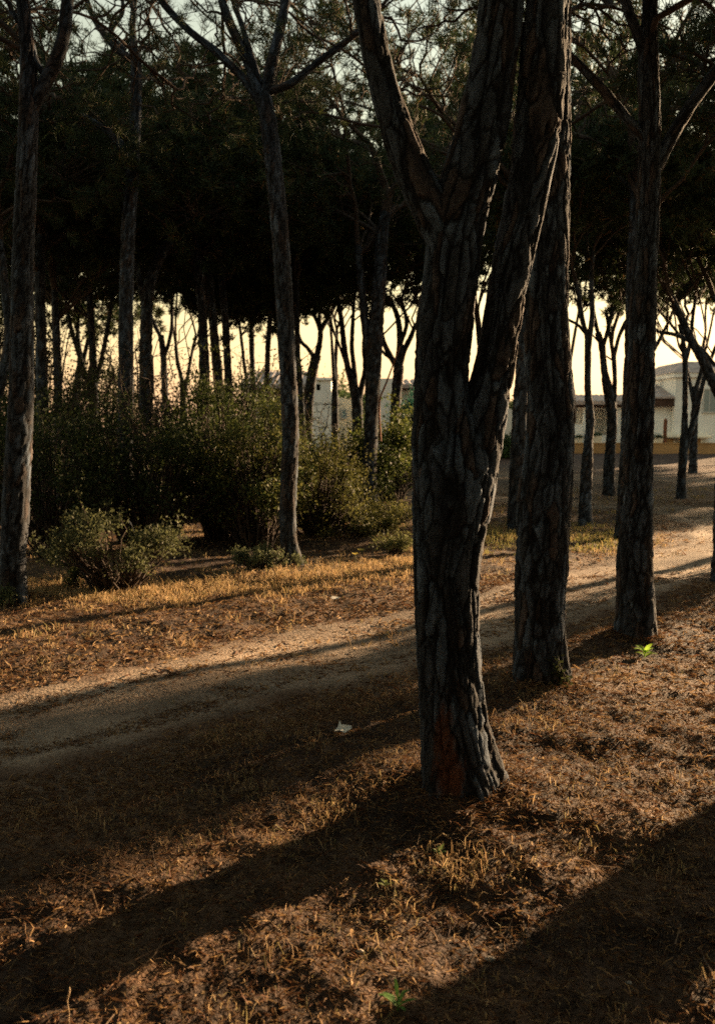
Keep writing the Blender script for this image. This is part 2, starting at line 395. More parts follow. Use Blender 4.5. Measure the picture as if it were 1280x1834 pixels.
def grow(rng, starts, crown, n1, n2, n3, fol):
    """starts: list (pos, dir, rad). returns branch Acc, foliage arrays"""
    acc = Acc()
    cx, cy, Rx, z0, z1 = crown[:5]
    org = np.mean([s[0] for s in starts], axis=0); ph = rng.uniform(0, 6.28, 3)
    def target(rlo, rhi, zlo=0., zhi=1.):
        a = rng.uniform(0, 2 * np.pi); r = Rx * math.sqrt(rng.uniform(rlo ** 2, rhi ** 2))
        q = r / Rx
        top = z0 + (z1 - z0) * (.35 + .65 * math.sqrt(max(0, 1 - q * q))); rag = .5 + .3 * math.sin(3 * a + ph[0]) + .2 * math.sin(5 * a + ph[1] + 2 * q); bot = z0 + (z1 - z0) * (.1 * q + .42 * rag * q - .08)
        return np.array([cx + r * math.cos(a), cy + r * math.sin(a), bot + (top - bot) * rng.uniform(zlo, zhi)])
    nodes = []; nrad = []
    l1 = []
    for i in range(n1):
        s = starts[i % len(starts)] if i < len(starts) else starts[rng.integers(len(starts))]
        best = None
        for _ in range(8):
            t = target(.3, .8, .1, .7)
            if l1: dd = min(np.linalg.norm(t - u) for u in l1)
            else: dd = 9
            v = t - s[0]; al = (v @ s[1]) / (np.linalg.norm(v) + 1e-6)
            sc = dd + 1.2 * al * Rx * .4
            if best is None or sc > best[0]: best = (sc, t)
        t = best[1]; l1.append(t)
        ln = np.linalg.norm(t - s[0])
        p1 = s[0] + (s[1] * .6 + np.array([0, 0, .25])) * ln * .5
        P = bez(s[0] - s[1] * .04, p1, t, 9, rng, .03 * ln / 2)
        P = resample(P, 14)
        r = np.linspace(min(s[2] * .75, .075), .018, 14)
        tube(acc, P, r, 6)
        nodes.append(P[2:]); nrad.append(r[2:])
    def attach(num, rlo, rhi, zlo, zhi, rmax, rmin, ns, npt):
        N = np.concatenate(nodes); Rn = np.concatenate(nrad); dn = np.linalg.norm(N - org, axis=1)
        tips = []
        newn, newr = [], []
        for i in range(num):
            t = target(rlo, rhi, zlo, zhi); dt = np.linalg.norm(t - org)
            c = np.linalg.norm(N - t, axis=1) + 1.3 * np.maximum(0, dn - dt + .3) + .6 * np.maximum(0, N[:, 2] - t[2] + .15)
            k = int(np.argmin(c)); p = N[k]
            ln = np.linalg.norm(t - p)
            if ln < .08: continue
            out = (p - org); out /= np.linalg.norm(out) + 1e-6
            p1 = p + ((t - p) * .45 + out * ln * .25 - np.array([0, 0, .08 * ln]))
            P = bez(p, p1, t, npt, rng, .045 * ln)
            r = np.linspace(min(rmax, Rn[k] * .8), rmin, npt)
            tube(acc, P, r, ns)
            newn.append(P[1:]); newr.append(r[1:]); tips.append(P)
        nodes.extend(newn); nrad.extend(newr)
        return tips
    attach(n2, .25, .97, .1, .85, .028, .008, 5, 7)
    tips = attach(n3, .15, 1.0, .05, 1.0, .011, .004, 3, 4)
    C, A = [], []
    for P in tips:
        d = P[-1] - P[-2]; d /= np.linalg.norm(d) + 1e-9; d = d + np.array([0, 0, .5]); d /= np.linalg.norm(d)
        C.append(P[-1]); A.append(d)
        for q in range(fol.get('extra', 1)):
            C.append(P[-1] * .5 + P[-2] * .5 + rng.normal(size=3) * fol['L'] * (.8 + .5 * q)); A.append(d)
    C = np.array(C); A = np.array(A)
    V, T, col = needles(rng, C, A, fol['k'], fol['L'], fol['w'], fol.get('dark', 1.))
    return acc, (V, T, col)

FAR = dict(k=34, L=.2, w=.034, extra=2)
MID = dict(k=46, L=.15, w=.016, extra=2)
NEAR = dict(k=46, L=.13, w=.012, extra=2)
def pine(label, D, stems, crown, seed, n=(9, 45, 200), fol=FAR, res=(16, 90), bark=(.055, .17, .012), flare=.35, red=None, lean=None, group='pine trees in the grove', hires=None, extra_starts=True):
    """stems: list of polylines in picture columns (px, py, half width px) at distance D; the first starts at the ground"""
    rng = np.random.default_rng(seed); D = dist(D)
    b = at(stems[0][0][0], stems[0][0][1], D)
    g = float(gz(b[0], b[1])[0])
    root = obj('pine_tree', None, loc=(b[0], b[1], g)); tag(root, label, 'pine tree', group)
    base = np.array([b[0], b[1], g])
    acc = Acc(); starts = []
    zb = b[2]
    for si, st in enumerate(stems):
        rows = []
        for k, row in enumerate(st):
            px, py, hw = row[:3]; dy = row[3] if len(row) > 3 else 0.
            p = at(px, py, D + dy); r = hw / F * (D + dy)
            if si == 0 and k == 0:
                p[2] = g - .12
            rows.append([*(p - base), r])
        rows = np.array(rows)
        if si == 0:
            pass
        ns, m = res if si == 0 else (max(8, int(res[0] * .55)), max(14, res[1] // 4))
        if hires and si in hires: ns, m = hires[si]
        C = bark_tube(acc, rows, ns, m, seed % 50 + si, *bark[:2], amp=bark[2], flare=flare if si == 0 else 0, red=red)
        d = C[-1, :3] - C[-6, :3]; d /= np.linalg.norm(d)
        others = [at(*q[-1][:2], D)[2] for q in stems[1:]]
        if si == 0 and others and C[-1, 2] + base[2] < np.mean(others): continue     # a trunk that ends in its fork
        starts.append((C[-1, :3], d, C[-1, 3]))
        if extra_starts:
            for f in (.86, .93):
                q = C[int(len(C) * f)]; side = rng.normal(size=3); side[2] = .2; side -= d * (side @ d); side /= np.linalg.norm(side)
                dd = d * .5 + side; dd /= np.linalg.norm(dd)
                if q[2] > .5 * C[-1, 2]: starts.append((q[:3], dd, q[3] * .5))
    tr = acc.build('trunk', M['bark'], root, smooth=True)
    cx, cy, Rx, z0, z1 = crown
    br, (V, T, col) = grow(rng, starts, (cx - base[0], cy - base[1], Rx, z0 - g, z1 - g), *n, fol)
    br.build('branches', M['twig'], root, smooth=True)
    obj('crown', mesh('crown', V, [T], M['needle'], col, False), root)
    return root

def gY(py):   # distance of a ground point seen at row py
    return G(gnd(640, py)[1])
def cr(px, D, Rx, z0=5.3, z1=9.0, dy=0.):
    D = dist(D)
    z1 = min(z1, CAMH + (765 - 185 - 60 * math.sin(px * .05)) / F * D) if D > 14 else z1; z0 = max(3.4, min(z0, z1 - 1.9) + .8 * math.sin(px * .11 + 1) + (.35 if 320 < px < 1100 else 0.) - (1.1 if px < 250 else 0.) * (.6 + .4 * math.sin(px * .3)))
    p = at(px, 765, D); return (p[0], D + dy, Rx, z0, z1)

# the thick forked pine close by
D1 = gY(1440)
redc = at(795, 1345, D1 - .19) - np.array([*at(832, 1440, D1)[:2], 0])
pine('thick forked pine nearest the viewer, reddish bare patch at its foot', D1,
     [[(832, 1440, 72), (822, 1380, 64), (810, 1280, 58), (803, 1180, 56), (800, 1080, 56), (802, 980, 60), (810, 900, 70), (816, 840, 70), (820, 780, 56), (822, 735, 34), (823, 700, 12)],
      [(806, 1020, 34), (800, 930, 50), (793, 840, 53), (790, 740, 49), (790, 660, 47), (795, 590, 48), (806, 500, 46), (815, 420, 47), (838, 320, 46), (866, 212, 43), (888, 90, 38), (905, -60, 36), (930, -260, 30), (945, -420, 24)],
      [(822, 1020, 26), (832, 940, 38), (845, 870, 42), (856, 800, 43), (867, 740, 40), (880, 680, 37), (893, 612, 33), (904, 540, 33), (918, 460, 35), (938, 370, 35), (957, 270, 38), (966, 180, 40), (975, 60, 38), (990, -120, 34), (1010, -350, 28)],
      [(816, 530, 16), (806, 470, 30), (785, 410, 35), (757, 345, 35), (722, 265, 32), (685, 150, 26), (662, 40, 24), (640, -90, 22, .1), (600, -300, 18, .2)]],
     (.7, D1 + .3, 3.2, 4.7, 8.2), 1, n=(12, 60, 260), fol=dict(k=30, L=.2, w=.03, extra=2), res=(150, 210), hires={1: (110, 360), 2: (100, 330), 3: (60, 170)},
     bark=(.052, .2, .0095), flare=.5, red=[(redc, .055, .2), (redc + np.array([.03, 0, -.15]), .075, .12)])
# its neighbour behind
D2 = gY(1243)
pine('thick straight pine with ivy at its foot, just behind the forked trunk', D2,
     [[(968, 1243, 44), (966, 1180, 44), (966, 1100, 43), (970, 1000, 46), (974, 900, 46), (984, 800, 42), (986, 720, 41), (980, 640, 39), (976, 540, 38), (978, 420, 37), (980, 300, 37), (983, 150, 35), (985, 0, 33), (980, -180, 28), (985, -330, 22)]],
     (1.3, D2 + .4, 2.6, 5.0, 8.6), 2, n=(10, 50, 220), fol=dict(k=30, L=.2, w=.03, extra=2), res=(120, 360), bark=(.05, .19, .009), flare=.5)
D3 = gY(1148)
pine('dark pine with two side limbs rising from its upper trunk', D3,
     [[(1135, 1148, 34), (1137, 1100, 33), (1136, 1000, 31), (1142, 900, 26), (1143, 800, 25), (1146, 700, 24), (1149, 600, 23), (1153, 500, 21), (1158, 400, 20), (1162, 300, 19), (1162, 200, 18), (1160, 100, 17), (1163, 20, 13), (1166, -100, 11)],
      [(1160, 330, 13), (1178, 290, 13), (1205, 240, 12), (1235, 190, 11), (1280, 130, 10), (1340, 60, 8)],
      [(1158, 260, 9), (1128, 220, 9), (1090, 175, 9), (1050, 130, 8), (1012, 92, 7), (960, 40, 6)],
      [(1160, 120, 11), (1145, 70, 10), (1125, 20, 9), (1100, -60, 8)]],
     (2.4, D3 + .4, 2.6, 4.6, 7.4), 3, n=(14, 90, 170), fol=dict(k=46, L=.12, w=.0065, extra=1), res=(80, 280), bark=(.046, .17, .008), flare=.35)
D4 = gY(1086)
pine('slim pine on the grass bank with a sunlit edge, beside a low bush', D4,
     [[(26, 1082, 24), (24, 1030, 24), (26, 960, 25), (31, 860, 25), (36, 760, 24), (40, 660, 22), (40, 560, 21), (42, 460, 20), (46, 360, 19), (50, 260, 18), (52, 170, 17), (50, 90, 14), (42, 10, 12), (30, -80, 10)],
      [(55, 200, 11), (75, 160, 12), (100, 110, 12), (115, 60, 12), (122, 0, 11), (135, -80, 9)],
      [(88, 145, 5), (65, 110, 6), (50, 60, 6), (20, 20, 5)]],
     (-2.9, D4 + .3, 2.6, 4.6, 7.6), 4, n=(12, 80, 170), fol=dict(k=42, L=.12, w=.0065, extra=1), res=(48, 260), bark=(.05, .17, .009), flare=.3)
D5 = gY(1016)
pine('slender pine with a kinked foot in front of the leafy thicket', D5,
     [[(538, 1020, 14), (528, 1005, 15), (519, 975, 16), (515, 930, 16), (517, 860, 16), (520, 780, 16), (517, 700, 16), (512, 600, 16), (507, 500, 16), (500, 400, 16), (490, 300, 16), (482, 230, 16), (474, 175, 14)],
      [(480, 230, 10), (462, 165, 10), (445, 115, 9), (425, 70, 9), (402, 15, 8), (385, -60, 7)],
      [(474, 180, 10), (483, 130, 10), (496, 75, 9), (508, 20, 8), (520, -60, 7)],
      [(470, 190, 8), (435, 140, 7), (390, 95, 7), (345, 60, 6), (300, 15, 6), (270, -30, 5)],
      [(480, 165, 7), (520, 150, 7), (565, 115, 6), (605, 85, 6), (650, 50, 5)],
      [(465, 150, 6), (450, 100, 6), (435, 50, 5), (420, 10, 5)]],
     (-1.1, D5 + .3, 3.0, 5.3, 8.0), 5, n=(14, 100, 180), fol=dict(k=42, L=.12, w=.0065, extra=1), res=(40, 220), bark=(.05, .17, .009), flare=.15)
pine('slender pine with a bright lit edge rising out of the olive shrubs', gY(908),
     [[(663, 915, 15), (660, 890, 15), (661, 840, 14), (664, 780, 13), (667, 700, 14), (672, 600, 14), (678, 520, 13), (684, 430, 11), (690, 380, 9)],
      [(668, 660, 8), (655, 590, 8), (648, 520, 7), (640, 440, 6)]],
     (.3, gY(908), 3.8, 5.2, 9.8), 6, n=(12, 70, 380), res=(24, 120), bark=(.05, .15, .012), fol=dict(k=30, L=.18, w=.022, extra=1))
pine('dim brown pine squeezed between the two thickest trunks', 17.4,
     [[(923, 950, 16), (926, 850, 15), (930, 750, 14), (936, 650, 13), (938, 560, 13), (942, 450, 12), (950, 330, 10)]],
     (1.9, 17.4 * K, 3.6, 5.2, 9.2), 7, n=(12, 70, 340), res=(24, 120), fol=dict(k=28, L=.16, w=.018, extra=1))
pine('slim pine with a swollen middle and thin forked top beside the thick straight trunk', gY(942),
     [[(1048, 942, 12), (1047, 900, 11), (1050, 844, 10.5), (1053, 790, 8), (1056, 755, 8), (1052, 700, 6), (1052, 640, 6), (1053, 600, 7)],
      [(1053, 612, 4.5), (1042, 570, 4), (1034, 520, 4), (1022, 470, 3)], [(1054, 610, 5), (1060, 560, 5), (1058, 500, 4), (1062, 450, 3)],
      [(1050, 600, 3), (1034, 582, 3), (1014, 570, 2.5), (990, 545, 2)]],
     cr(1050, 18.6, 1.9, 4.8, 6.4), 8, n=(9, 45, 260), res=(22, 120))
pine('twin-stemmed slim pine beyond the forked-top pine, near the low house', gY(888),
     [[(1090, 888, 11), (1090, 840, 10), (1094, 780, 9), (1095, 740, 9), (1088, 700, 9), (1081, 660, 6), (1077, 620, 6), (1070, 595, 6)],
      [(1096, 740, 6), (1100, 690, 4.5), (1099, 650, 4.5), (1098, 635, 5)],
      [(1078, 625, 4), (1088, 590, 4), (1096, 560, 4), (1115, 530, 3)], [(1071, 600, 4), (1062, 560, 4), (1060, 520, 3)],
      [(1099, 640, 4), (1107, 605, 3.5), (1122, 575, 3.5), (1140, 550, 3)], [(1098, 640, 3.5), (1091, 600, 3), (1085, 560, 3)]],
     cr(1092, 26.5, 3.0, 4.6, 7.2), 9, n=(10, 50, 260), res=(20, 100))
pine('thin pine forking low into a leaning V before the white house', gY(895),
     [[(1218, 895, 8.5), (1220, 850, 8), (1223, 805, 8), (1225, 760, 6), (1226, 700, 5), (1226, 650, 5), (1222, 610, 4), (1216, 580, 4)],
      [(1224, 812, 6), (1236, 770, 5.5), (1246, 740, 5), (1257, 690, 4.5), (1266, 660, 4), (1285, 610, 3.5)],
      [(1226, 655, 4), (1235, 610, 4), (1240, 565, 3.5), (1245, 530, 3)], [(1219, 605, 3), (1200, 580, 3), (1178, 555, 2.5)]],
     cr(1225, 25.0, 2.8, 4.9, 7.6), 10, n=(10, 50, 280), res=(18, 100))
pine('bulky pine cut by the picture edge, one low limb reaching back into view', 24.,
     [[(1330, 880, 16), (1318, 800, 15), (1300, 730, 13), (1275, 680, 11), (1255, 640, 9), (1238, 610, 8), (1215, 560, 7), (1200, 530, 6)],
      [(1280, 655, 4), (1255, 625, 4), (1235, 612, 4), (1210, 600, 4), (1176, 594, 3)],
      [(1310, 760, 10), (1325, 690, 9), (1330, 620, 8), (1300, 560, 7), (1275, 530, 6)]],
     cr(1310, 24.0, 3.2, 4.8, 8.6), 11, n=(11, 55, 320), res=(22, 120))
pine('dark trunk edge just showing beside the dirt path', gY(1035),
     [[(1296, 1035, 20), (1294, 950, 19), (1300, 800, 18), (1310, 600, 17), (1320, 400, 16), (1325, 250, 13)]],
     (4.4, 12.6 * K, 1.6, 4.8, 6.2), 12, n=(9, 45, 110), res=(24, 120), fol=MID)
pine('pine half hidden directly behind the two-limbed dark trunk', 16.2,
     [[(1116, 966, 16), (1117, 900, 13), (1122, 800, 12), (1128, 650, 12), (1132, 500, 11), (1138, 330, 10)]],
     (4.2, 16.4 * K, 2.8, 5.0, 8.0), 13, n=(10, 60, 95), res=(24, 120), fol=dict(k=28, L=.16, w=.018, extra=1))
# middle row seen between the trunks
pine('Y-forked pine standing before the white house tower', 33.,
     [[(549, 800, 9), (552, 740, 8.5), (556, 690, 9), (563, 650, 8.5), (567, 635, 8)], [(567, 640, 6), (573, 610, 5.5), (575, 590, 5), (590, 565, 4), (600, 545, 4)],
      [(565, 645, 5), (552, 625, 4), (538, 610, 4), (530, 585, 4)], [(575, 598, 4), (565, 570, 4), (550, 550, 3.5), (540, 530, 3)], [(574, 600, 4), (572, 560, 3.5), (580, 530, 3)]],
     cr(560, 33, 3.2, 5.0, 9.2), 14, n=(12, 55, 300), res=(18, 90))
pine('thin straight pine close beside the slender kinked-foot pine', 27.,
     [[(540, 830, 6.5), (540, 760, 6), (537, 690, 6), (533, 640, 5.5), (532, 580, 5), (530, 500, 5)]],
     cr(532, 27, 2.6, 5.3, 9.0), 15, n=(9, 45, 240), res=(16, 90))
pine('many-stemmed pine splitting near the ground before the pale houses', 32.,
     [[(640, 800, 10), (640, 750, 10), (638, 715, 10), (632, 690, 8), (622, 655, 6), (616, 620, 5.5), (612, 580, 5), (606, 540, 4.5)],
      [(641, 720, 7), (648, 690, 6), (654, 660, 5.5), (652, 620, 5), (655, 560, 4)], [(636, 700, 6), (634, 660, 5), (630, 620, 4.5), (632, 570, 4)],
      [(622, 660, 3), (608, 620, 2.5), (596, 590, 2.5), (590, 560, 2)]],
     ((628 - 640) / F * 32 * K, 32 * K, 2.2, 4.9, 8.2), 16, n=(11, 50, 300), res=(18, 90))
pine('short-trunked umbrella pine with wide-spreading ribs behind the leafy bush', 30.,
     [[(706, 800, 11), (708, 740, 10), (711, 690, 10), (714, 655, 10)], [(712, 662, 6), (700, 640, 5.5), (688, 615, 5), (682, 590, 4.5)],
      [(714, 660, 6), (722, 630, 5.5), (732, 610, 5), (745, 580, 4.5)], [(713, 650, 6), (716, 610, 6), (712, 570, 5), (700, 540, 4)],
      [(717, 615, 4), (728, 580, 4), (722, 550, 3.5)], [(700, 642, 3.5), (690, 635, 3), (678, 622, 2.5)]],
     cr(714, 30, 3.2, 4.7, 8.6), 17, n=(12, 55, 300), res=(18, 90))
pine('slender pine glimpsed in the crook of the forked trunk', 29.,
     [[(862, 860, 8), (862, 760, 7), (860, 680, 6), (858, 600, 6), (850, 540, 5)]], cr(855, 29, 3.0, 5.0, 9.0), 18, n=(9, 45, 280), res=(16, 80))
# stand on the thicket side
pine('dark straight pine rising from the middle of the thicket', 15.5,
     [[(226, 985, 15), (226, 850, 14), (226, 700, 13.5), (226, 560, 12.5), (230, 420, 12), (238, 300, 11), (243, 200, 10), (244, 110, 9), (240, 90, 8)],
      [(243, 110, 7), (215, 92, 7), (190, 65, 6), (165, 25, 5), (150, -20, 4)], [(243, 100, 6), (238, 60, 6), (240, 10, 5), (245, -50, 5)],
      [(238, 290, 8), (200, 240, 7), (160, 215, 6), (120, 190, 5)], [(225, 90, 4), (200, 60, 4), (220, 20, 4), (215, -20, 3)]],
     cr(235, 15.5, 2.9, 5.6, 8.8), 19, n=(12, 90, 200), res=(28, 160), fol=dict(k=40, L=.12, w=.0075, extra=1), bark=(.045, .14, .010))
pine('shaggy pine close beside the straight thicket pine, dead twigs on its trunk', 21.,
     [[(262, 900, 13), (262, 800, 12), (262, 700, 12), (262, 600, 11), (266, 520, 10), (282, 470, 9), (310, 420, 7)], [(262, 560, 6), (250, 500, 6), (245, 440, 5)]],
     cr(270, 21, 3.2, 5.0, 8.4), 20, n=(11, 50, 300), res=(24, 120))
pine('first of three close thin pines over the bare twigs', 23.,
     [[(362, 860, 10), (364, 760, 10), (366, 660, 9.5), (362, 560, 8), (357, 500, 8), (350, 430, 6)]], cr(345, 23, 2.8, 5.3, 8.6), 21, n=(9, 45, 260), res=(18, 90))
pine('middle of three close thin pines, leaning in among the twigs', 25.,
     [[(402, 860, 9), (396, 760, 9), (389, 660, 9), (382, 580, 8), (375, 510, 8), (370, 440, 6)]], cr(375, 25, 2.8, 5.3, 8.8), 22, n=(9, 45, 260), res=(18, 90))
pine('last of three close thin pines, nearest the tiled roof', 26.,
     [[(415, 860, 8), (413, 760, 8), (408, 660, 7.5), (404, 580, 7), (398, 510, 6.5), (394, 440, 5)]], cr(400, 26, 2.8, 5.4, 9.0), 23, n=(9, 45, 260), res=(18, 90))
pine('spindly bent sapling pine before the tiled roof', 30.,
     [[(446, 800, 3.5), (442, 700, 3.5), (436, 640, 3.2), (430, 590, 3), (424, 560, 2.6)]], ((428 - 640) / F * 30 * K, 30 * K, 1.5, 4.3, 6.2), 24, n=(7, 35, 220), res=(10, 60))
pine('thin wavy pine over the tiled roof', 29.,
     [[(470, 830, 5.5), (473, 740, 5.5), (478, 680, 5), (480, 620, 5), (484, 560, 4.5), (482, 510, 4)]], ((482 - 640) / F * 29 * K, 29 * K, 1.7, 4.0, 6.6), 25, n=(9, 45, 280), res=(14, 80))
pine('dark pine just behind the slim edge pine with the lit side', 20.,
     [[(82, 900, 12), (80, 800, 11), (76, 700, 10), (74, 600, 9), (72, 500, 9), (74, 420, 7)]], cr(75, 20, 3.0, 5.0, 8.4), 26, n=(10, 48, 300), res=(20, 100))
pine('thin dark pine second behind the slim edge pine', 23.,
     [[(106, 880, 8), (105, 780, 8), (104, 680, 7.5), (101, 600, 7), (98, 520, 6)]], cr(110, 23, 2.8, 5.0, 8.6), 27, n=(9, 45, 280), res=(16, 80))
pine('crooked pine leaning in from the picture edge with a sunlit pinkish stem', 16.,
     [[(-40, 960, 14), (-20, 800, 13), (-6, 720, 10), (6, 670, 9), (16, 600, 8), (10, 520, 8), (0, 430, 7)]], cr(-10, 16., 2.4, 4.8, 7.6), 28, n=(9, 45, 260), res=(20, 100), fol=MID)
pine('pine with many slanting bare stems in the depth of the thicket', 26.,
     [[(172, 860, 9), (170, 760, 9), (168, 680, 8), (165, 600, 7), (160, 520, 6)], [(170, 740, 5), (150, 660, 5), (128, 590, 4), (120, 540, 3.5)], [(169, 700, 5), (185, 630, 4.5), (196, 570, 4), (205, 520, 3)]],
     cr(160, 26, 3.2, 4.6, 8.8), 29, n=(10, 48, 320), res=(16, 80))
def copy_tree(src, loc, rz, sc, label, group):
    r = src.copy(); COL.objects.link(r); r.location = loc; r.rotation_euler = (0, 0, rz); r.scale = sc; tag(r, label, None, group)
    for ch in src.children:
        c = ch.copy(); COL.objects.link(c); c.parent = r
    return r
# deep rows that close the canopy
far = [(20, 34, 'edge of the thicket'), (130, 36, 'bare slanting stems'), (300, 33, 'shaggy pine'), (330, 40, 'row of thin pines'), (455, 37, 'tiled roof'), (600, 40, 'sloping white wing'),
       (770, 37, 'forked trunk'), (810, 43, 'forked trunk and the houses'), (985, 34, 'thick straight pine'), (1010, 42, 'low house roof'), (1150, 36, 'dark two-limbed pine'), (1240, 40, 'white corner house')]
protos = []
for i, (px, D, where) in enumerate(far):
    D = dist(D)
    rng = np.random.default_rng(500 + i); lb = 'distant slim pine in the back row behind the ' + where; gp = 'pines of the back row'
    if i < 4:
        hw = [.1, .16, .12, .14][i] / D * F; k = rng.uniform(-16, 16); fy = [575, 640, 600, 680][i]; fx = [4, -3, 9, 0][i]; g0 = 765 + F * CAMH / D
        protos.append(pine(lb, D,
             [[(px, g0, hw), (px + k * .3, 740, hw * .9), (px + k * .6, fy + 45, hw * .8), (px + k, fy, hw * .75)], [(px + k, fy + 5, hw * .55), (px + k - 9 - fx, fy - 32, hw * .5), (px + k - 12 - 2 * fx, fy - 62, hw * .4)],
              [(px + k * .6, fy + 45, hw * .5), (px + k + 9 + fx, fy - 5, hw * .45), (px + k + 20, fy - 65, hw * .35)]],
             ((px + k - 640) / F * D, D, 3.6, [4.1, 4.2, 5.7, 6.2][i], 9.3 + rng.random()), 60 + i, n=(10, 48, 300), res=(12, 60), fol=dict(k=34, L=.24, w=.045, extra=2), group=gp))
    else:
        x = (px - 640) / F * D; q = rng.uniform(.92, 1.1)
        copy_tree(protos[2 + i % 2], (x, D, float(gz(x, D)[0])), rng.uniform(0, 6.28), (q, q, (rng.uniform(1.12, 1.42) if 300 < px < 1100 else rng.uniform(.86, 1.1))), lb, gp)

# taller brush under the crowns
# pines beside the view casting its shadows, and added ones screening the sky
sx, sy = math.sin(SUN_AZ), math.cos(SUN_AZ)
def ut(u, t): return np.array([sy * u + sx * t, -sx * u + sy * t])
def sunward(px, py, t):
    g = gnd(px, py); return np.array([g[0] + sx * t, g[1] + sy * t])
D = sunward(1090, 1700, 5.6)[1]; x = sunward(1090, 1700, 5.6)[0]; px = 640 + x / D * F; rp = .29 / D * F
up = lambda z: 765 - (z - CAMH) / D * F
sidep = pine('pine out beside the view casting a long shadow, nearest the viewer', G(D),
     [[(px, up(0), rp), (px + 4, up(1.5), rp * .9), (px - 3, up(3.2), rp * .8), (px + 5, up(4.6), rp * .65)], [(px + 4, up(4.3), rp * .5), (px + rp * 2, up(5.2), rp * .45), (px + rp * 3, up(5.9), rp * .3)]],
     (x, D, 2.7, 5.0, 8.6), 80, n=(10, 50, 300), res=(24, 90), fol=dict(k=34, L=.24, w=.045, extra=2), group='pines beside the view')
side = [(*ut(-3.5, 31.), .26, 'narrow dense crown'), (*ut(-4.05, 31.6), .27, 'second narrow dense crown'), (*sunward(330, 1212, 15), .34, 'thin stem by the path'), (*ut(-8.5, 53), .75, 'by the bend'), (*ut(-11.5, 55), .9, 'far beside the track'), (*ut(-14.5, 57), .8, 'midway along the track'), (*ut(-17.5, 60), .9, 'farther beside the track'), (*ut(-21.5, 63), .9, 'farthest beside the track'),
        (-5, -.5, 1.3, 'added behind to one side'), (0., -2.2, 1.2, 'added straight behind the viewer'), (5.2, -1.5, 1.2, 'added close behind the viewer'), (-7.2, 4., 1.1, 'added abreast by the path'), (-3.2, -6.5, 1.35, 'added well behind the viewer'),  # pines from here on added to screen the sky overhead and behind
        (3.2, -7.0, 1.35, 'added well behind beside another'), (-9, -5, 1.4, 'added farthest behind the viewer'), (6.8, 3.2, 1.05, 'added on the sunny side')]
for i, (x, y, q, lb) in enumerate(side):
    copy_tree(sidep, (x, y, float(gz(x, y)[0])), 1.3 * i + .7, (q, q, 1.) if q > .45 else (q, q, 1.0), 'unseen pine outside the view casting shade, ' + lb, 'pines beside the view')

# ---------------------------------------------------------------- shrubs
def leaves(rng, P, s, w, cols, up=.3):
    n = len(P)
    d = rng.normal(size=(n, 3)) + np.array([0, 0, up]); d /= np.linalg.norm(d, axis=1)[:, None]
    sd_ = np.cross(d, rng.normal(size=(n, 3))); sd_ /= np.linalg.norm(sd_, axis=1)[:, None] + 1e-9
    L = s * rng.uniform(.6, 1.3, (n, 1)); W = w * rng.uniform(.7, 1.2, (n, 1))
    V = np.stack([P - d * L * .5, P + sd_ * W * .5, P + d * L * .5, P - sd_ * W * .5], 1).reshape(-1, 3)
    Q = np.arange(n * 4).reshape(-1, 4)
    return V, Q, np.repeat(cols, 4, 0)
def shrub(label, px, py, D, w, h, nb, nl, leaf=(.045, .024), c0=(.06, .085, .03), c1=(.11, .12, .04), seed=0, depth=None, twigs=1, lo=.15, group='shrubs of the thicket', base=None, gap=.16, name='leafy_shrub', cat='shrub'):
    rng = np.random.default_rng(1000 + seed); D = dist(D)
    if base is None: b = at(px, 765 + F * CAMH / D, D)
    else: b = np.array([*base, 0.])
    g = float(gz(b[0], b[1])[0]); depth = depth or w * .8
    root = obj(name, None, loc=(b[0], b[1], g)); tag(root, label, cat, group)
    gap *= .68; nb = int(nb * 1.45)
    # tips spread over a lumpy dome
    a = rng.uniform(0, 2 * np.pi, nb); q = np.sqrt(rng.uniform(.02, 1, nb))
    top = np.sqrt(np.maximum(0, 1 - q ** 2)) * .62 + .38
    zz = h * (lo + (top - lo) * rng.uniform(0, 1, nb) ** .55)
    lump = 1 + .22 * np.sin(a * 3 + seed) + .12 * np.sin(a * 5 + seed * 2)
    Cn = np.stack([w / 2 * q * np.cos(a) * lump, depth / 2 * q * np.sin(a) * lump, zz * (.85 + .3 * rng.random(nb))], 1)
    lumps = Cn[rng.integers(nb, size=max(5, nb // 14))]
    near = lumps[np.argmin(((Cn[:, None] - lumps[None]) ** 2).sum(2), axis=1)]; Cn = Cn + (near - Cn) * .5
    sh = rng.random(nb) < .16; Cn[sh] *= rng.uniform(1.08, 1.32, (int(sh.sum()), 1))
    acc = Acc()
    for c in Cn[:: max(1, int(2 / twigs))][:170]:
        s = np.array([c[0] * .12, c[1] * .12, 0]) + rng.normal(size=3) * .03 * w * np.array([1, 1, 0]); s[2] = -.03
        P = bez(s, s * .5 + c * .5 + np.array([0, 0, .12 * h]), c, 6, rng, .025)
        tube(acc, P, np.linspace(.012 + .004 * h, .003, 6), 4)
    acc.build('stems', M['twig'], root, smooth=True)
    k = max(1, nl // nb)
    P = (Cn[:, None] + rng.normal(size=(nb, k, 3)) * gap * rng.uniform(.6, 1.3, (nb, 1, 1)) * np.array([1, 1, .8])).reshape(-1, 3)
    P = P[P[:, 2] > .02]
    t = rng.uniform(0, 1, (len(P), 1)); br = rng.uniform(.65, 1.25, (len(P), 1))
    cols = (np.array(c0) * (1 - t) + np.array(c1) * t) * br
    V, Q, C = leaves(rng, P, *leaf, cols)
    obj('foliage', mesh('foliage', V, [Q], M['leaf'], C, False), root)
    return root
OL0, OL1 = (.055, .066, .022), (.13, .122, .036)
DK0, DK1 = (.018, .03, .012), (.05, .06, .02)
GR0, GR1 = (.09, .1, .05), (.15, .15, .07)
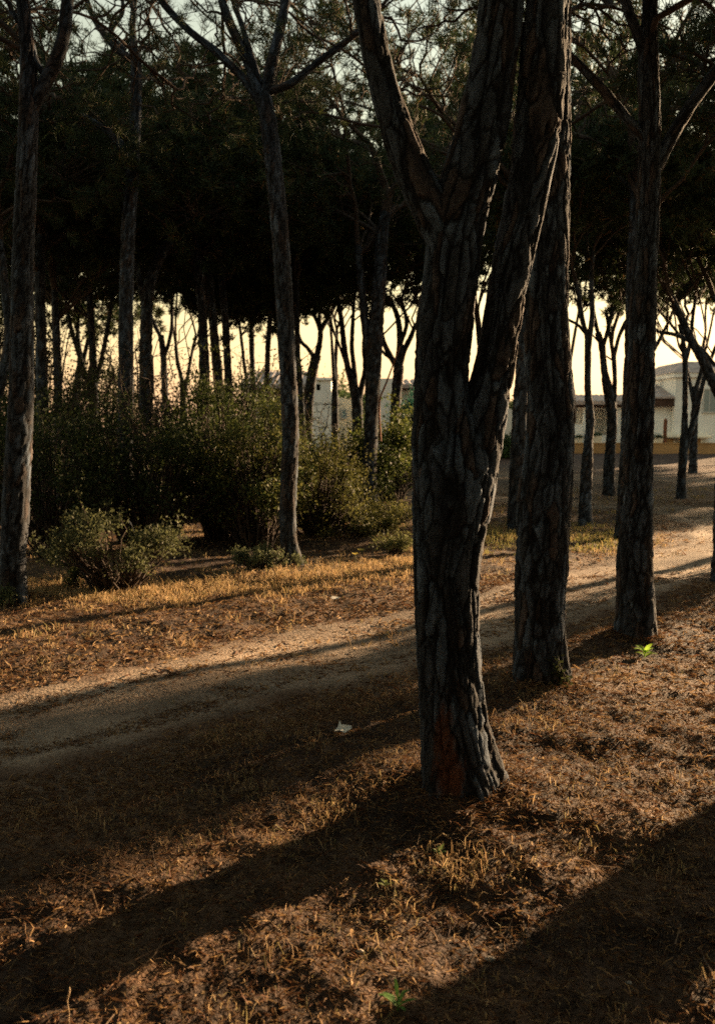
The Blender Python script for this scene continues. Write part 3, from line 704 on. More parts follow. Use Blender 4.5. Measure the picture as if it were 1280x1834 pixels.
shrub('low rounded grey-green bush standing alone before the thicket', 208, 0, 10.9, 1.45, .84, 130, 6500, (.04, .016), (.06, .07, .034), (.11, .115, .05), 1, depth=1.1, lo=.25, gap=.085)
shrub('tall dense leafy shrub beneath the three thin pines', 395, 0, 15.5, 2.0, 2.35, 230, 11000, (.05, .028), DK0, (.1, .12, .035), 2)
shrub('broad dark shrub behind the low grey-green bush', 270, 0, 14.4, 2.0, 1.75, 190, 8500, (.05, .028), DK0, DK1, 3)
shrub('dark shrub crowding the slim edge pine', 105, 0, 14.0, 1.8, 1.9, 180, 7500, (.05, .028), DK0, DK1, 4)
shrub('leafy shrub touching the kinked-foot pine on the thicket side', 462, 0, 14.6, 1.5, 1.75, 190, 9000, (.05, .028), (.05, .075, .025), OL1, 5)
shrub('feathery olive shrub between the kinked-foot pine and the lit-edged pine', 572, 0, 16.2, 1.4, 1.4, 240, 10500, (.045, .02), OL0, OL1, 6, gap=.13)
shrub('low olive scrub at the foot of the lit-edged pine', 650, 0, 16.6, 2.0, .5, 170, 7000, (.045, .02), OL0, (.16, .15, .05), 7, gap=.11)
shrub('dark round-leaved bush in front of the short-trunked umbrella pine', 705, 0, 24.5, 2.0, 1.8, 170, 7500, (.075, .05), (.045, .07, .022), (.13, .14, .035), 8, gap=.2)
shrub('dark bush below the sloping white wing', 612, 0, 23.5, 2.1, 1.4, 170, 7000, (.075, .045), DK0, (.085, .1, .03), 9, gap=.2)
shrub('tall brushy shrub deep behind the straight thicket pine', 180, 0, 19.5, 3.2, 2.5, 230, 8500, (.06, .03), DK0, DK1, 10, gap=.22)
shrub('brushy shrub under the tiled roof', 440, 0, 20.5, 2.4, 2.4, 200, 8500, (.06, .032), DK0, (.1, .11, .035), 11, gap=.2)
shrub('dark shrub at the picture edge behind the slim edge pine', 0, 0, 15.5, 2.4, 2.1, 190, 7000, (.055, .03), DK0, DK1, 12, gap=.2)
shrub('far shrub between the shaggy pine and the first thin pine', 320, 0, 22, 2.6, 2.5, 190, 7000, (.065, .034), DK0, DK1, 13, gap=.22)
shrub('low dusty plant cushion before the kinked-foot pine', 465, 0, 12.5, .78, .26, 90, 3500, (.035, .012), (.08, .095, .045), (.13, .14, .07), 14, depth=.5, lo=.1, gap=.05, group='small plants on the bank')
shrub('small upright weed before the grey-green bush', 133, 0, 11.0, .16, .24, 16, 420, (.045, .014), (.08, .1, .04), (.15, .16, .06), 15, lo=.1, gap=.035, group='small plants on the bank', name='weed_plant', cat='weed')
shrub('leafy weed at the foot of the slim edge pine', 12, 0, 9.9, .22, .24, 24, 700, (.035, .014), (.06, .08, .035), (.11, .13, .06), 16, lo=.1, gap=.04, group='small plants on the bank', name='weed_plant', cat='weed')
shrub('pale weed cushion before the low olive scrub', 705, 0, 14.0, .5, .3, 50, 1700, (.04, .014), (.1, .11, .04), (.16, .16, .06), 17, lo=.1, gap=.06, group='small plants on the bank')
shrub('round blue-green garden conifer beside the pale house wall', 731, 0, 50., 1.3, 3.1, 150, 5000, (.12, .06), (.03, .1, .075), (.05, .15, .11), 18, lo=.05, gap=.2, group='garden planting', name='garden_conifer', cat='conifer')
shrub('clipped green hedge below the white gable', 905, 0, 52., 1.8, 1.1, 120, 4500, (.12, .07), (.03, .06, .02), (.06, .1, .03), 19, lo=.02, gap=.2, group='garden planting', name='clipped_hedge', cat='hedge')
shrub('little ivy patch climbing the foot of the thick straight pine', 996, 0, G(D2 - .12), .1, .22, 24, 420, (.03, .02), (.03, .04, .016), (.06, .066, .026), 20, depth=.1, lo=.05, gap=.03, group='small plants on the bank', name='ivy_plant', cat='ivy')
bx, by = sunward(100, 1345, 10.)
shrub('big shrub beside the view shading the path', 0, 0, 0, .85, 2.1, 200, 9000, (.06, .035), DK0, DK1, 21, lo=.02, base=(bx, by), gap=.17, group='shrubs beside the view')

for k, (px, D, w_, h_, lb) in enumerate(((70, 25, 2.6, 3.9, 'tall loose brush between the slim edge pine and the slanting stems'), (190, 28, 2.6, 2.9, 'tall loose brush in the gap beside the straight thicket pine'),
                                          (-20, 24, 2.6, 4.2, 'tall loose brush at the picture edge'), (450, 31, 2.6, 2.6, 'loose brush under the eave of the tower house'))):
    shrub(lb, px, 0, D, w_, h_ * 1.15, 200, 6000, (.085, .04), DK0, DK1, 40 + k, lo=.05, gap=.2, group='tall brush under the pines')
hb = shrub('added unseen thicket blocking skylight straight behind the viewer', 0, 0, 0, 5.5, 4.6, 260, 15000, (.17, .1), DK0, DK1, 60, depth=3.2, lo=.02, base=(0., -7.5), gap=.42, group='added thicket behind the viewer', name='added_thicket', cat='thicket')  # unseen thicket added to cut low skylight from behind the viewer
for k, (x, y, rz, lb) in enumerate(((-4.8, -6.5, .5, 'behind the viewer on the path side'), (4.6, -6.8, -.5, 'behind the viewer on the open side'), (-8.2, -3.0, 1.2, 'beside the viewer across the path'), (8.3, -4.2, -1., 'beside the viewer on the open side'),
                                  (-9.5, 1.5, 1.5, 'farther along across the path'), (9.3, .2, 1.5, 'level with the viewer on the open side'))):
    copy_tree(hb, (x, y, 0), rz, (1, 1, 1), 'added unseen thicket blocking skylight, ' + lb, 'added thicket behind the viewer')
def bare(label, px, D, w, h, n, seed):
    rng = np.random.default_rng(2000 + seed); D = dist(D)
    b = at(px, 765 + F * CAMH / D, D); g = float(gz(b[0], b[1])[0])
    root = obj('bare_shrub', None, loc=(b[0], b[1], g)); tag(root, label, 'shrub', 'bare twiggy shrubs')
    acc = Acc(); nodes = []
    for i in range(n):
        c = np.array([rng.normal() * w * .35, rng.normal() * w * .3, h * rng.uniform(.5, 1.1)])
        s = np.array([rng.normal() * .12, rng.normal() * .12, -.03])
        P = bez(s, s * .4 + c * .6 + rng.normal(size=3) * .3, c, 10, rng, .06); tube(acc, P, np.linspace(.02, .006, 10), 4); nodes.append(P[3:])
    N = np.concatenate(nodes)
    for i in range(n * 9):
        p = N[rng.integers(len(N))]; c = p + rng.normal(size=3) * np.array([.4, .35, .35]) + np.array([0, 0, .15])
        P = bez(p, (p + c) / 2 + rng.normal(size=3) * .1, c, 6, rng, .04); tube(acc, P, np.linspace(.007, .0025, 6), 3)
    acc.build('stems', M['twig'], root, smooth=True)
    P = N[rng.integers(len(N), size=500)] + rng.normal(size=(500, 3)) * .05
    V, Q, C = leaves(rng, P, .05, .025, np.array([.06, .07, .025]) * rng.uniform(.6, 1.3, (500, 1)))
    obj('foliage', mesh('foliage', V, [Q], M['leaf'], C, False), root)
bare('bare tangled shrub in the sky gap under the shaggy pine', 315, 19, 2.4, 3.3, 16, 1)
bare('bare twiggy shrub among the slanting stems', 130, 20, 2.2, 3.1, 15, 2)
bare('bare arching shrub over the grey-green bush', 260, 15.2, 1.6, 2.3, 10, 3)
bare('spindly bare shrub below the white house tower', 580, 27, 1.0, 2.0, 7, 4)
bare('thin bare shrub leaning between the close thin pines', 420, 21, 1.6, 3.0, 9, 5)

def pole(label, pts, D, hw):
    D = dist(D); acc = Acc(); P = np.array([at(x, y, D) for x, y in pts]); b = P[0].copy()
    C = resample(P - b, 16); tube(acc, C, np.linspace(hw / F * D, hw * .6 / F * D, 16), 6)
    o = acc.build('fallen_branch', M['rust'], None, True, loc=b); tag(o, label, 'branch')
pole('thin reddish dead branch leaning against the lit-edged pine', [(681, 790), (679, 722), (690, 690), (703, 655), (716, 620)], 22.3, 2.2)

# ---------------------------------------------------------------- houses and garden wall
def part(root, name, mt, boxes, smooth=False):
    a = Acc()
    for b in boxes: a.box(*b)
    return a.build(name, mt, root, smooth)
def tiled_roof(root, x0, x1, y0, y1, z0, z1, step=.3, name='roof'):
    """single slope rising from y0 to y1 with half-round tile rows"""
    n = max(2, int((x1 - x0) / step)); k = 6; xs = np.linspace(x0, x1, n * k + 1)
    hgt = .09 * np.abs(np.sin(np.linspace(0, n * np.pi, n * k + 1)))
    V = []
    for (y, z) in ((y0, z0), ((y0 + y1) / 2, (z0 + z1) / 2), (y1, z1)):
        for x, hh in zip(xs, hgt): V.append([x, y, z + hh])
    for x in xs: V.append([x, y1, z1 - .14])
    for x in xs: V.append([x, y0, z0 - .14])
    m = len(xs); Q = []
    rows = [0, 1, 2, 3, 4, 0]
    for a, b in zip(rows[:-1], rows[1:]):
        for i in range(m - 1): Q.append([a * m + i, a * m + i + 1, b * m + i + 1, b * m + i])
    ac = Acc(); ac.add(np.array(V), quads=np.array(Q))
    return ac.build(name, M['tile'], root, False)
def window(root, x0, x1, z0, z1, y, bars=1):
    f = part(root, 'window', M['frame'], [(x0, x1, y - .05, y + .03, z0, z0 + .07), (x0, x1, y - .05, y + .03, z1 - .07, z1), (x0, x0 + .07, y - .047, y + .027, z0 + .07, z1 - .07), (x1 - .07, x1, y - .047, y + .027, z0 + .07, z1 - .07)]
             + [((x0 + (x1 - x0) * (k + 1) / (bars + 1)) - .025, (x0 + (x1 - x0) * (k + 1) / (bars + 1)) + .025, y - .04, y + .02, z0 + .07, z1 - .07) for k in range(bars)])
    part(f, 'pane', M['glass'], [(x0 + .07, x1 - .07, y - .012, y - .002, z0 + .07, z1 - .07)])
    return f
def W(px, D): return (px - 640) / F * D
def Z(py, D): return CAMH + (765 - py) / F * D

# house with the tower
DH = 60. * K; D58 = 58. * K; D56 = 56. * K
h = obj('white_house', None, loc=(0, DH, 0)); tag(h, 'white house with a square tower, sloping wing and tiled roof', 'house')
x0, x1 = W(440, DH), W(566, DH)
part(h, 'wall', M['white'], [(x0, x1 - .02, .6, 6, 0, Z(700, DH))])
part(h, 'eave_beam', M['wood'], [(x0 - .1, x1 - .02, -.2, .2, Z(707, DH), Z(693, DH))])
tiled_roof(h, x0 - .2, x1 - .03, -.5, 4.0, Z(692, DH), Z(668, DH) + .25)
window(h, W(480, DH), W(500, DH), Z(745, DH), Z(712, DH), .56)
tx0, tx1 = W(559, DH), W(594, DH)
hx0, hx1, hz0, hz1 = W(568, DH), W(575, DH), Z(701, DH), Z(690, DH)
zt = Z(683, DH)
tw = part(h, 'tower', M['white'], [(tx0, hx0, -.6, .1, 0, zt), (hx1, tx1, -.6, .1, 0, zt), (hx0, hx1, -.6, .1, 0, hz0), (hx0, hx1, -.6, .1, hz1, zt), (tx0, tx1, .1, 1.6, 0, zt)])
part(tw, 'cap', M['white'], [(tx0 - .1, tx1 + .1, -.72, 1.7, zt, zt + .12)])
part(tw, 'shade_panel', M['dark'], [(hx0 + .004, hx1 - .004, .06, .095, hz0 + .004, hz1 - .004)])  # dark sheet set in the hole to stand for its unlit depth
# sloping wing, turned to face the light
wg = obj('wing', None, h, (tx1 + .02, -.2, 0)); wg.rotation_euler = (0, 0, R(38))
L = 1.75; a = Acc(); zt0, zt1 = Z(709, DH), Z(719, DH)
V = np.array([[0, 0, 0], [L, 0, 0], [L, 0, zt1], [0, 0, zt0], [0, 2, 0], [L, 2, 0], [L, 2, zt1], [0, 2, zt0]])
a.add(V, quads=[[0, 1, 2, 3], [5, 4, 7, 6], [1, 5, 6, 2], [4, 0, 3, 7], [3, 2, 6, 7]])
a.build('wall', M['cream'], wg)
window(wg, .55, .95, Z(750, DH), Z(733, DH), -.04, 0); window(wg, 1.3, 1.6, Z(748, DH), Z(735, DH), -.04, 0)
# pale house with low roof
h = obj('white_house', None, loc=(0, D58, 0)); tag(h, 'pale plain-walled house with a low roof beside the blue-green conifer', 'house')
part(h, 'wall', M['white'], [(W(674, D58), W(702, D58), 0, 4, 0, Z(679, D58)), (W(702, D58) + .01, W(760, D58), .7, 4, 0, Z(694, D58))])
part(h, 'eave_beam', M['wood'], [(W(702, D58) + .02, W(762, D58), .3, .6, Z(699, D58), Z(692, D58))])
tiled_roof(h, W(702, D58) + .02, W(764, D58), .1, 3.4, Z(691, D58), Z(680, D58) + .1)
window(h, W(742, D58), W(757, D58), Z(745, D58), Z(715, D58), .66)
# white gable behind the pair of thick trunks
h = obj('white_house', None, loc=(0, D56, 0)); tag(h, 'narrow white gable wall showing between the thick trunks', 'house')
gx0, gx1 = W(840, D56), W(930, D56); a = Acc()
V = np.array([[gx0, 0, 0], [gx1, 0, 0], [gx1, 0, Z(742, D56)], [(gx0 + gx1) / 2 - .4, 0, Z(712, D56)], [gx0, 0, Z(735, D56)]])
V = np.vstack([V, V + [0, 3.5, 0]])
a.add(V, tris=[[0, 1, 2], [0, 2, 3], [0, 3, 4], [5, 7, 6], [5, 8, 7], [5, 9, 8]], quads=[[1, 6, 7, 2], [2, 7, 8, 3], [3, 8, 9, 4], [4, 9, 5, 0]])
a.build('wall', M['white'], h)
window(h, W(868, D56), W(882, D56), Z(775, D56), Z(750, D56), -.04)
# long low house with a porch
DB = 63. * K
h = obj('low_house', None, loc=(0, DB, 0)); tag(h, 'long low house with a shaded porch under a pinkish tiled roof', 'house')
x0, x1 = W(1008, DB), W(1168, DB)
part(h, 'wall', M['white'], [(x0, x1, 1.6, 5, 0, Z(722, DB))])
part(h, 'eave_beam', M['wood'], [(x0 - .2, x1 + .2, -.1, .15, Z(730, DB), Z(722, DB))])
tiled_roof(h, x0 - .4, x1 + .4, -.5, 5.2, Z(721, DB), Z(707, DB) + .1)
part(h, 'porch_ceiling', M['wood'], [(x0 - .1, x1 + .1, .16, 1.58, Z(724, DB), Z(722, DB))])
for px in (1012, 1046, 1103, 1128, 1160):
    part(h, 'column', M['white'], [(W(px, DB) - .14, W(px, DB) + .14, -.1, .18, 0, Z(730, DB))])
part(h, 'parapet', M['white'], [(W(1012, DB) + .15, W(1046, DB) - .15, -.06, .1, 0, Z(760, DB)), (W(1046, DB) + .15, W(1103, DB) - .15, -.06, .1, 0, Z(779, DB)), (W(1103, DB) + .15, W(1128, DB) - .15, -.06, .1, 0, Z(776, DB))])
window(h, W(1108, DB), W(1124, DB), Z(772, DB), Z(737, DB), 1.56); window(h, W(1050, DB), W(1062, DB), Z(770, DB), Z(737, DB), 1.56)
part(h, 'shutter', M['frame'], [(W(1066, DB), W(1088, DB), 1.5, 1.57, Z(776, DB), Z(735, DB))])
# white corner house
DC = 60. * K
h = obj('white_house', None, loc=(0, DC, 0)); tag(h, 'tall white corner house with a hipped tiled roof and blue-tinted window', 'house')
x0, x1 = W(1204, DC), W(1204, DC) + 6
part(h, 'wall', M['white'], [(x0, x1, 0, 6, 0, Z(677, DC))])
part(h, 'cornice', M['white'], [(x0 - .14, x1 + .14, -.14, 6.14, Z(677, DC), Z(669, DC))])
zr0, zr1 = Z(669, DC), Z(652, DC)
rf = Acc(); V = [[x0 - .2, -.2, zr0 + .003], [x1 + .2, -.2, zr0 + .003], [x1 + .2, 6.2, zr0 + .003], [x0 - .2, 6.2, zr0 + .003], [x0 + .75, 1., zr1 + .15], [x1 - .75, 1., zr1 + .15], [x1 - .75, 5, zr1 + .15], [x0 + .75, 5, zr1 + .15]]
rf.add(np.array(V), quads=[[0, 1, 5, 4], [1, 2, 6, 5], [2, 3, 7, 6], [3, 0, 4, 7], [4, 5, 6, 7], [3, 2, 1, 0]]); rf.build('roof', M['tile'], h)
window(h, W(1252, DC), W(1288, DC), Z(740, DC), Z(697, DC), -.04, 2)
part(h, 'side_wall', M['white'], [(W(1160, DC), x0 - .01, .5, 4, 0, Z(727, DC))])
part(h, 'side_roof_fascia', M['wood'], [(W(1158, DC), x0 - .01, .1, .48, Z(728, DC), Z(712, DC))])
a = Acc(); xa, xb = W(1156, DC), x0 - .012
V = np.array([[xa, 0, Z(711, DC)], [xb, 0, Z(711, DC)], [xb, 3, Z(684, DC)], [xa, 3, Z(694, DC)], [xa, 0, Z(711, DC) - .1], [xb, 0, Z(711, DC) - .1], [xb, 3, Z(684, DC) - .1], [xa, 3, Z(694, DC) - .1]])
a.add(V, quads=[[0, 1, 2, 3], [7, 6, 5, 4], [4, 5, 1, 0], [5, 6, 2, 1], [6, 7, 3, 2], [7, 4, 0, 3]]); sr = a.build('side_roof', M['tile'], h)
part(sr, 'chimney', M['white'], [(W(1182, DC), W(1190, DC), 2.0, 2.3, Z(705, DC), Z(679, DC))]); part(sr, 'chimney_cap', M['tile'], [(W(1181, DC), W(1191, DC), 1.95, 2.35, Z(679, DC), Z(676, DC))])
# garden wall
DW = gY(821)
wz = .25
h = obj('garden_wall', None, loc=(0, DW, wz)); tag(h, 'low ochre garden wall in front of the low house', 'wall')
zt = Z(795, DW) - wz
part(h, 'wall_body', M['ochre'], [(W(1005, DW), W(1420, DW), 0, .25, -.4, zt)])
part(h, 'coping', M['ochre'], [(W(1005, DW) - .03, W(1420, DW) + .03, -.03, .28, zt, zt + .06)])
for k, px in enumerate((1067, 1035, 1178)):
    w_, hh = (.24, .36) if k == 0 else (.2, .25)
    a = Acc(); x = W(px, DW)
    V = [[s1 * w_ * q, s2 * w_ * q, z] for z, q in ((0, .75), (hh, 1.), (hh, .85), (hh - .08, .82)) for s1, s2 in ((-1, -1), (1, -1), (1, 1), (-1, 1))]
    Q = [[r * 4 + i, r * 4 + (i + 1) % 4, r * 4 + 4 + (i + 1) % 4, r * 4 + 4 + i] for r in range(3) for i in range(4)] + [[3, 2, 1, 0]]
    rt = obj('planter', None, loc=(x, DW + .14, wz + zt + .061)); tag(rt, ['square cream planter with a clipped plant on the garden wall', 'smaller planter on the wall nearest the thick straight trunk', 'small planter with drooping plant beside the rusty post'][k], 'planter', 'planters on the garden wall')
    a.add(np.array(V), quads=Q); a.build('pot', M['cream'], rt)
    part(rt, 'earth', M['soil'], [(-w_ * .8, w_ * .8, -w_ * .8, w_ * .8, hh - .1, hh - .03)])
    rng = np.random.default_rng(k); P = rng.normal(size=(260, 3)) * np.array([w_ * .7, w_ * .6, .06]) + [0, 0, hh + .05]
    V, Q, C = leaves(rng, P, .1, .05, np.array([.04, .06, .02]) * rng.uniform(.6, 1.3, (260, 1))); obj('foliage', mesh('foliage', V, [Q], M['leaf'], C, False), rt)
a = Acc(); tube(a, resample(np.array([[0, 0, -.2], [0, 0, .5], [.01, 0, 1.05], [.0, 0, 1.1]]), 12), np.r_[np.full(10, .1), .09, .05], 10)
o = a.build('rusty_post', M['rust'], None, True, loc=(W(1195, DW), DW + .6, wz + .7)); tag(o, 'short rust-brown post behind the garden wall', 'post')
# gate pier with broad domed cap
for k, (px, sc, lb) in enumerate(((1248, 1.0, 'broad pale domed canopy on a pillar by the white corner house'), (1210, .55, 'small pale domed canopy beside the broad one'))):
    rt = obj('garden_canopy', None, loc=(W(px, DW), DW + .75 + .5 * k, wz)); tag(rt, lb, 'canopy', 'domed canopies behind the garden wall')
    part(rt, 'pillar', M['ochre'], [(-.42 * sc, .3 * sc, -.25, .25, -.3, Z(786, DW) - wz)]); part(rt, 'white_edge', M['white'], [(.302 * sc, .44 * sc, -.26, .26, -.3, Z(786, DW) - wz)])
    a = Acc(); n = 24; V = []; 
    prof = [(0.02, .36), (.35, .34), (.7, .24), (.95, .1), (1.0, .02), (.97, -.03), (.02, -.02)]
    for r_, z_ in prof:
        for i in range(n): V.append([r_ * .95 * sc * math.cos(i / n * 2 * math.pi), r_ * .8 * sc * math.sin(i / n * 2 * math.pi), z_ * (.7 + .3 * sc)])
    a.add(np.array(V) + [0, 0, Z(785, DW) - wz + .03], quads=tube_quads(len(prof), n)); a.build('domed_cap', M['cream'], rt, True)
# trees beyond the houses
for k, (px, py, D, w_) in enumerate(((612, 695, 85, 5.), (640, 712, 80, 4.), (905, 715, 90, 5), (540, 690, 95, 6))):
    D = dist(D); hgt = Z(py, D)
    shrub(['small rounded treetop showing over the sloping wing', 'lower treetop beside the one over the sloping wing', 'treetop beyond the white gable', 'treetop beyond the tiled roof of the tower house'][k], px, 0, D, w_, hgt, 160, 5000, (.25, .14), (.05, .08, .03), (.09, .12, .045), 30 + k, lo=.1, gap=.4, group='far trees beyond the houses', name='round_tree', cat='tree')

# ---------------------------------------------------------------- litter and grass on the floor
rng = np.random.default_rng(77)
def scatter(n, d0, d1, ang=.51, keep_path=.2):
    d0 *= K; d1 *= K
    D = np.sqrt(rng.uniform(d0 ** 2, d1 ** 2, n)); x = rng.uniform(-ang, ang, n) * D
    pd = pathdist(x, D); p = np.stack([x, D, np.zeros(n)], 1)
    rut = np.exp(-((pd + .43) / .17) ** 2); inside = 1 - sstep(-.25, .3, pd + .3 * vnoise(p * 1.7, 9))
    pr = 1 - inside * (1 - keep_path) * (.35 + .65 * rut)
    ok = rng.random(n) < pr
    for b, r in BASES: ok &= np.hypot(x - b[0], D - b[1]) > r
    return x[ok], D[ok], pd[ok]
def ground_z(x, y):
    p = np.stack([x, y, np.zeros_like(x)], 1); pd = pathdist(x, y)
    off = sstep(-.15, .25, pd + .25 * vnoise(p * 1.7, 9)); nf = 1 - sstep(14, 30, np.hypot(x, y))
    return gz(x, y) + mound(x, y) + off * nf * (.017 * fbm(p * 3.2, 11, 3) + .009 * vnoise(p * 14, 15) + .007 * vnoise(p * 31, 17) + .02) + (1 - off) * nf * .0
def blades(x, y, L, w, tilt, cols, curl=.5, z0=-.004, bend=True):
    """strips standing up by tilt (radians above the ground), bent over"""
    n = len(x); z = ground_z(x, y) + z0
    a = rng.uniform(0, 2 * np.pi, n); hd = np.stack([np.cos(a), np.sin(a), np.zeros(n)], 1); upv = np.array([0, 0, 1.])
    base = np.stack([x, y, z], 1)
    d1 = hd * np.cos(tilt)[:, None] + upv * np.sin(tilt)[:, None]
    t2 = tilt - curl * rng.uniform(.3, 1.6, n); b2 = a + rng.normal(size=n) * .6
    d2 = np.stack([np.cos(b2) * np.cos(t2), np.sin(b2) * np.cos(t2), np.sin(t2)], 1)
    roll = rng.uniform(0, 2 * np.pi, n)
    s1 = np.cross(d1, upv); s1 /= np.linalg.norm(s1, axis=1)[:, None] + 1e-9; s2 = np.cross(d1, s1)
    sv = (s1 * np.cos(roll)[:, None] + s2 * np.sin(roll)[:, None]) * (w / 2)[:, None]
    mid = base + d1 * (L * .55)[:, None]; tip = mid + d2 * (L * .45)[:, None]
    tip[:, 2] = np.maximum(tip[:, 2], z + .002)
    V = np.stack([base - sv, base + sv, mid + sv * .9, mid - sv * .9, tip], 1).reshape(-1, 3)
    i = np.arange(n)[:, None] * 5
    return V, i + np.array([[3, 2, 4]]), i + np.array([[0, 1, 2, 3]]), np.repeat(cols, 5, 0)
def pick(pal, n, j=.25):
    pal = np.array(pal); return pal[rng.integers(len(pal), size=n)] * rng.uniform(1 - j, 1 + j, (n, 1))
LIT = [(.12, .064, .03), (.18, .105, .05), (.075, .039, .021), (.3, .19, .09), (.12, .055, .027)]
STR = [(.36, .25, .13), (.28, .18, .09), (.42, .31, .17), (.3, .2, .11), (.24, .2, .09)]
def build_stuff(name, label, sets, material):
    V, T, Q, C = [], [], [], []; n = 0
    for (v, t, q, c) in sets:
        V.append(v); T.append(t + n); Q.append(q + n); C.append(c); n += len(v)
    o = obj(name, mesh(name, np.concatenate(V), [np.concatenate(T), np.concatenate(Q)], material, np.concatenate(C), False)); tag(o, label, kind='stuff')
sets = []
for (n, d0, d1, L, w) in ((115000, 2.3, 6.5, .042, .0030), (62000, 6.5, 12, .055, .0065), (38000, 12, 24, .06, .009), (10000, 24, 46, .07, .014)):
    x, y, pd = scatter(n, d0, d1); k = len(x)
    Ls = L * rng.uniform(.4, 1.5, k); ti = np.abs(rng.normal(0, .3, k)).clip(0, 1.4)
    sets.append(blades(x, y, Ls, w * rng.uniform(.5, 1.6, k), ti, pick(LIT, k), .28))
for b, r in BASES:                                  # needles banked against the trunk feet
    k = 1500; an = rng.uniform(0, 6.283, k); rr = r * (1.05 + np.abs(rng.normal(0, .7, k)))
    sets.append(blades(b[0] + rr * np.cos(an), b[1] + rr * np.sin(an), .05 * rng.uniform(.5, 1.5, k), .0035 * rng.uniform(.6, 1.5, k), np.abs(rng.normal(.15, .4, k)).clip(0, 1.3), pick(LIT, k), .4))
x, y, pd = scatter(420, 2.4, 9); k = len(x)
sets.append(blades(x, y, rng.uniform(.08, .3, k), rng.uniform(.002, .005, k), np.abs(rng.normal(.05, .12, k)).clip(0, .6), pick([(.1, .07, .05), (.16, .11, .07)], k), .1, z0=.008))
build_stuff('needle_litter', 'brown carpet of fallen pine needles and curled bark', sets, M['straw'])
# curled flakes and dead leaves
sets = []
for (n, d0, d1, L) in ((12000, 2.3, 7, .02), (14000, 7, 16, .022)):
    x, y, pd = scatter(n, d0, d1, keep_path=.3); k = len(x)
    sets.append(blades(x, y, L * rng.uniform(.5, 1.4, k), L * rng.uniform(.25, .6, k), np.abs(rng.normal(.2, .4, k)).clip(0, 1.3), pick(LIT + STR[:2], k), .9))
build_stuff('leaf_litter', 'dry curled leaves and bark flakes scattered on the needles', sets, M['straw'])
# dry grass: tufts plus a fringe along the thicket
def tufts(cx, cy, rad, cnt, h, w, pal, spread=.35):
    xs, ys, Ls = [], [], []
    for a, b, r_, c, hh in zip(cx, cy, rad, cnt, h):
        q = rng.normal(size=(c, 2)) * r_ * .5; xs.append(a + q[:, 0]); ys.append(b + q[:, 1]); Ls.append(hh * rng.uniform(.35, 1.15, c))
    x = np.concatenate(xs); y = np.concatenate(ys); Lh = np.concatenate(Ls); k = len(x)
    tl = (np.pi / 2 - np.abs(rng.normal(0, spread + .25, k))).clip(.1, 1.57)
    return blades(x, y, Lh, w * rng.uniform(.6, 1.3, k), tl, pick(pal, k), 1.5, z0=-.01)
sets = []
def tset(n, d0, d1, hmin, hmax, w, cnt, rad, pal=STR, dens=None):
    x, y, pd = scatter(n, d0, d1, keep_path=0.)
    p = np.stack([x, y, np.zeros_like(x)], 1)
    ok = (vnoise(p * .8, 131) + .6 * vnoise(p * 2.1, 133)) > (-.05 if dens is None else dens); x, y = x[ok], y[ok]; k = len(x)
    sets.append(tufts(x, y, rng.uniform(.5, 1.4, k) * rad, rng.integers(cnt[0], cnt[1], k), rng.uniform(hmin, hmax, k), w, pal, .6))
tset(520, 2.4, 8, .03, .10, .003, (10, 34), .10, dens=.12)
tset(1500, 8, 18, .05, .14, .007, (8, 22), .14)
tset(1100, 16, 30, .06, .16, .013, (6, 16), .22, [(.22, .17, .07), (.17, .15, .055), (.28, .2, .1)])
# fringe in front of the shrubs
n = 900; fx = rng.uniform(-60, 745, n); fy = 1052 + (fx < 380) * 12 - (fx > 520) * (fx - 520) * .18 + rng.normal(size=n) * 14
g = np.array([gnd(a, b) for a, b in zip(fx, fy)])
sets.append(tufts(g[:, 0], g[:, 1], rng.uniform(.06, .16, n), rng.integers(14, 34, n), rng.uniform(.04, .15, n), .0055, [(.38, .26, .13), (.3, .2, .095), (.44, .31, .17), (.26, .2, .09)], .45))
n = 260; fx = rng.uniform(860, 1110, n); fy = 968 + rng.normal(size=n) * 14
g = np.array([gnd(a, b) for a, b in zip(fx, fy)])
sets.append(tufts(g[:, 0], g[:, 1], rng.uniform(.1, .25, n), rng.integers(10, 22, n), rng.uniform(.06, .15, n), .011, [(.22, .2, .07), (.3, .23, .1), (.18, .18, .06)], .5))
for (px, py, r_, c, hh) in ((810, 1560, .14, 190, .16), (590, 1475, .14, 150, .13), (905, 1560, .12, 120, .11), (650, 1440, .16, 110, .1), (500, 1530, .08, 60, .1), (440, 1570, .2, 90, .07), (690, 1620, .2, 160, .09), (620, 1680, .25, 150, .08),
                            (1000, 1640, .2, 120, .06), (1100, 1540, .2, 120, .06), (980, 1310, .25, 200, .08), (1120, 1290, .3, 200, .07), (1180, 1210, .3, 200, .08), (1080, 1215, .25, 180, .09), (960, 1270, .12, 90, .09), (430, 1330, .25, 130, .08), (350, 1400, .25, 130, .08), (250, 1480, .25, 120, .09), (450, 1430, .2, 120, .09)):
    g = gnd(px, py); sets.append(tufts([g[0]], [g[1]], [r_ * 1.1], [int(c * 1.6)], [hh * .62], .0026, STR, .75))
build_stuff('dry_grass', 'straw-coloured dry grass tufts among the needles', sets, M['grass'])

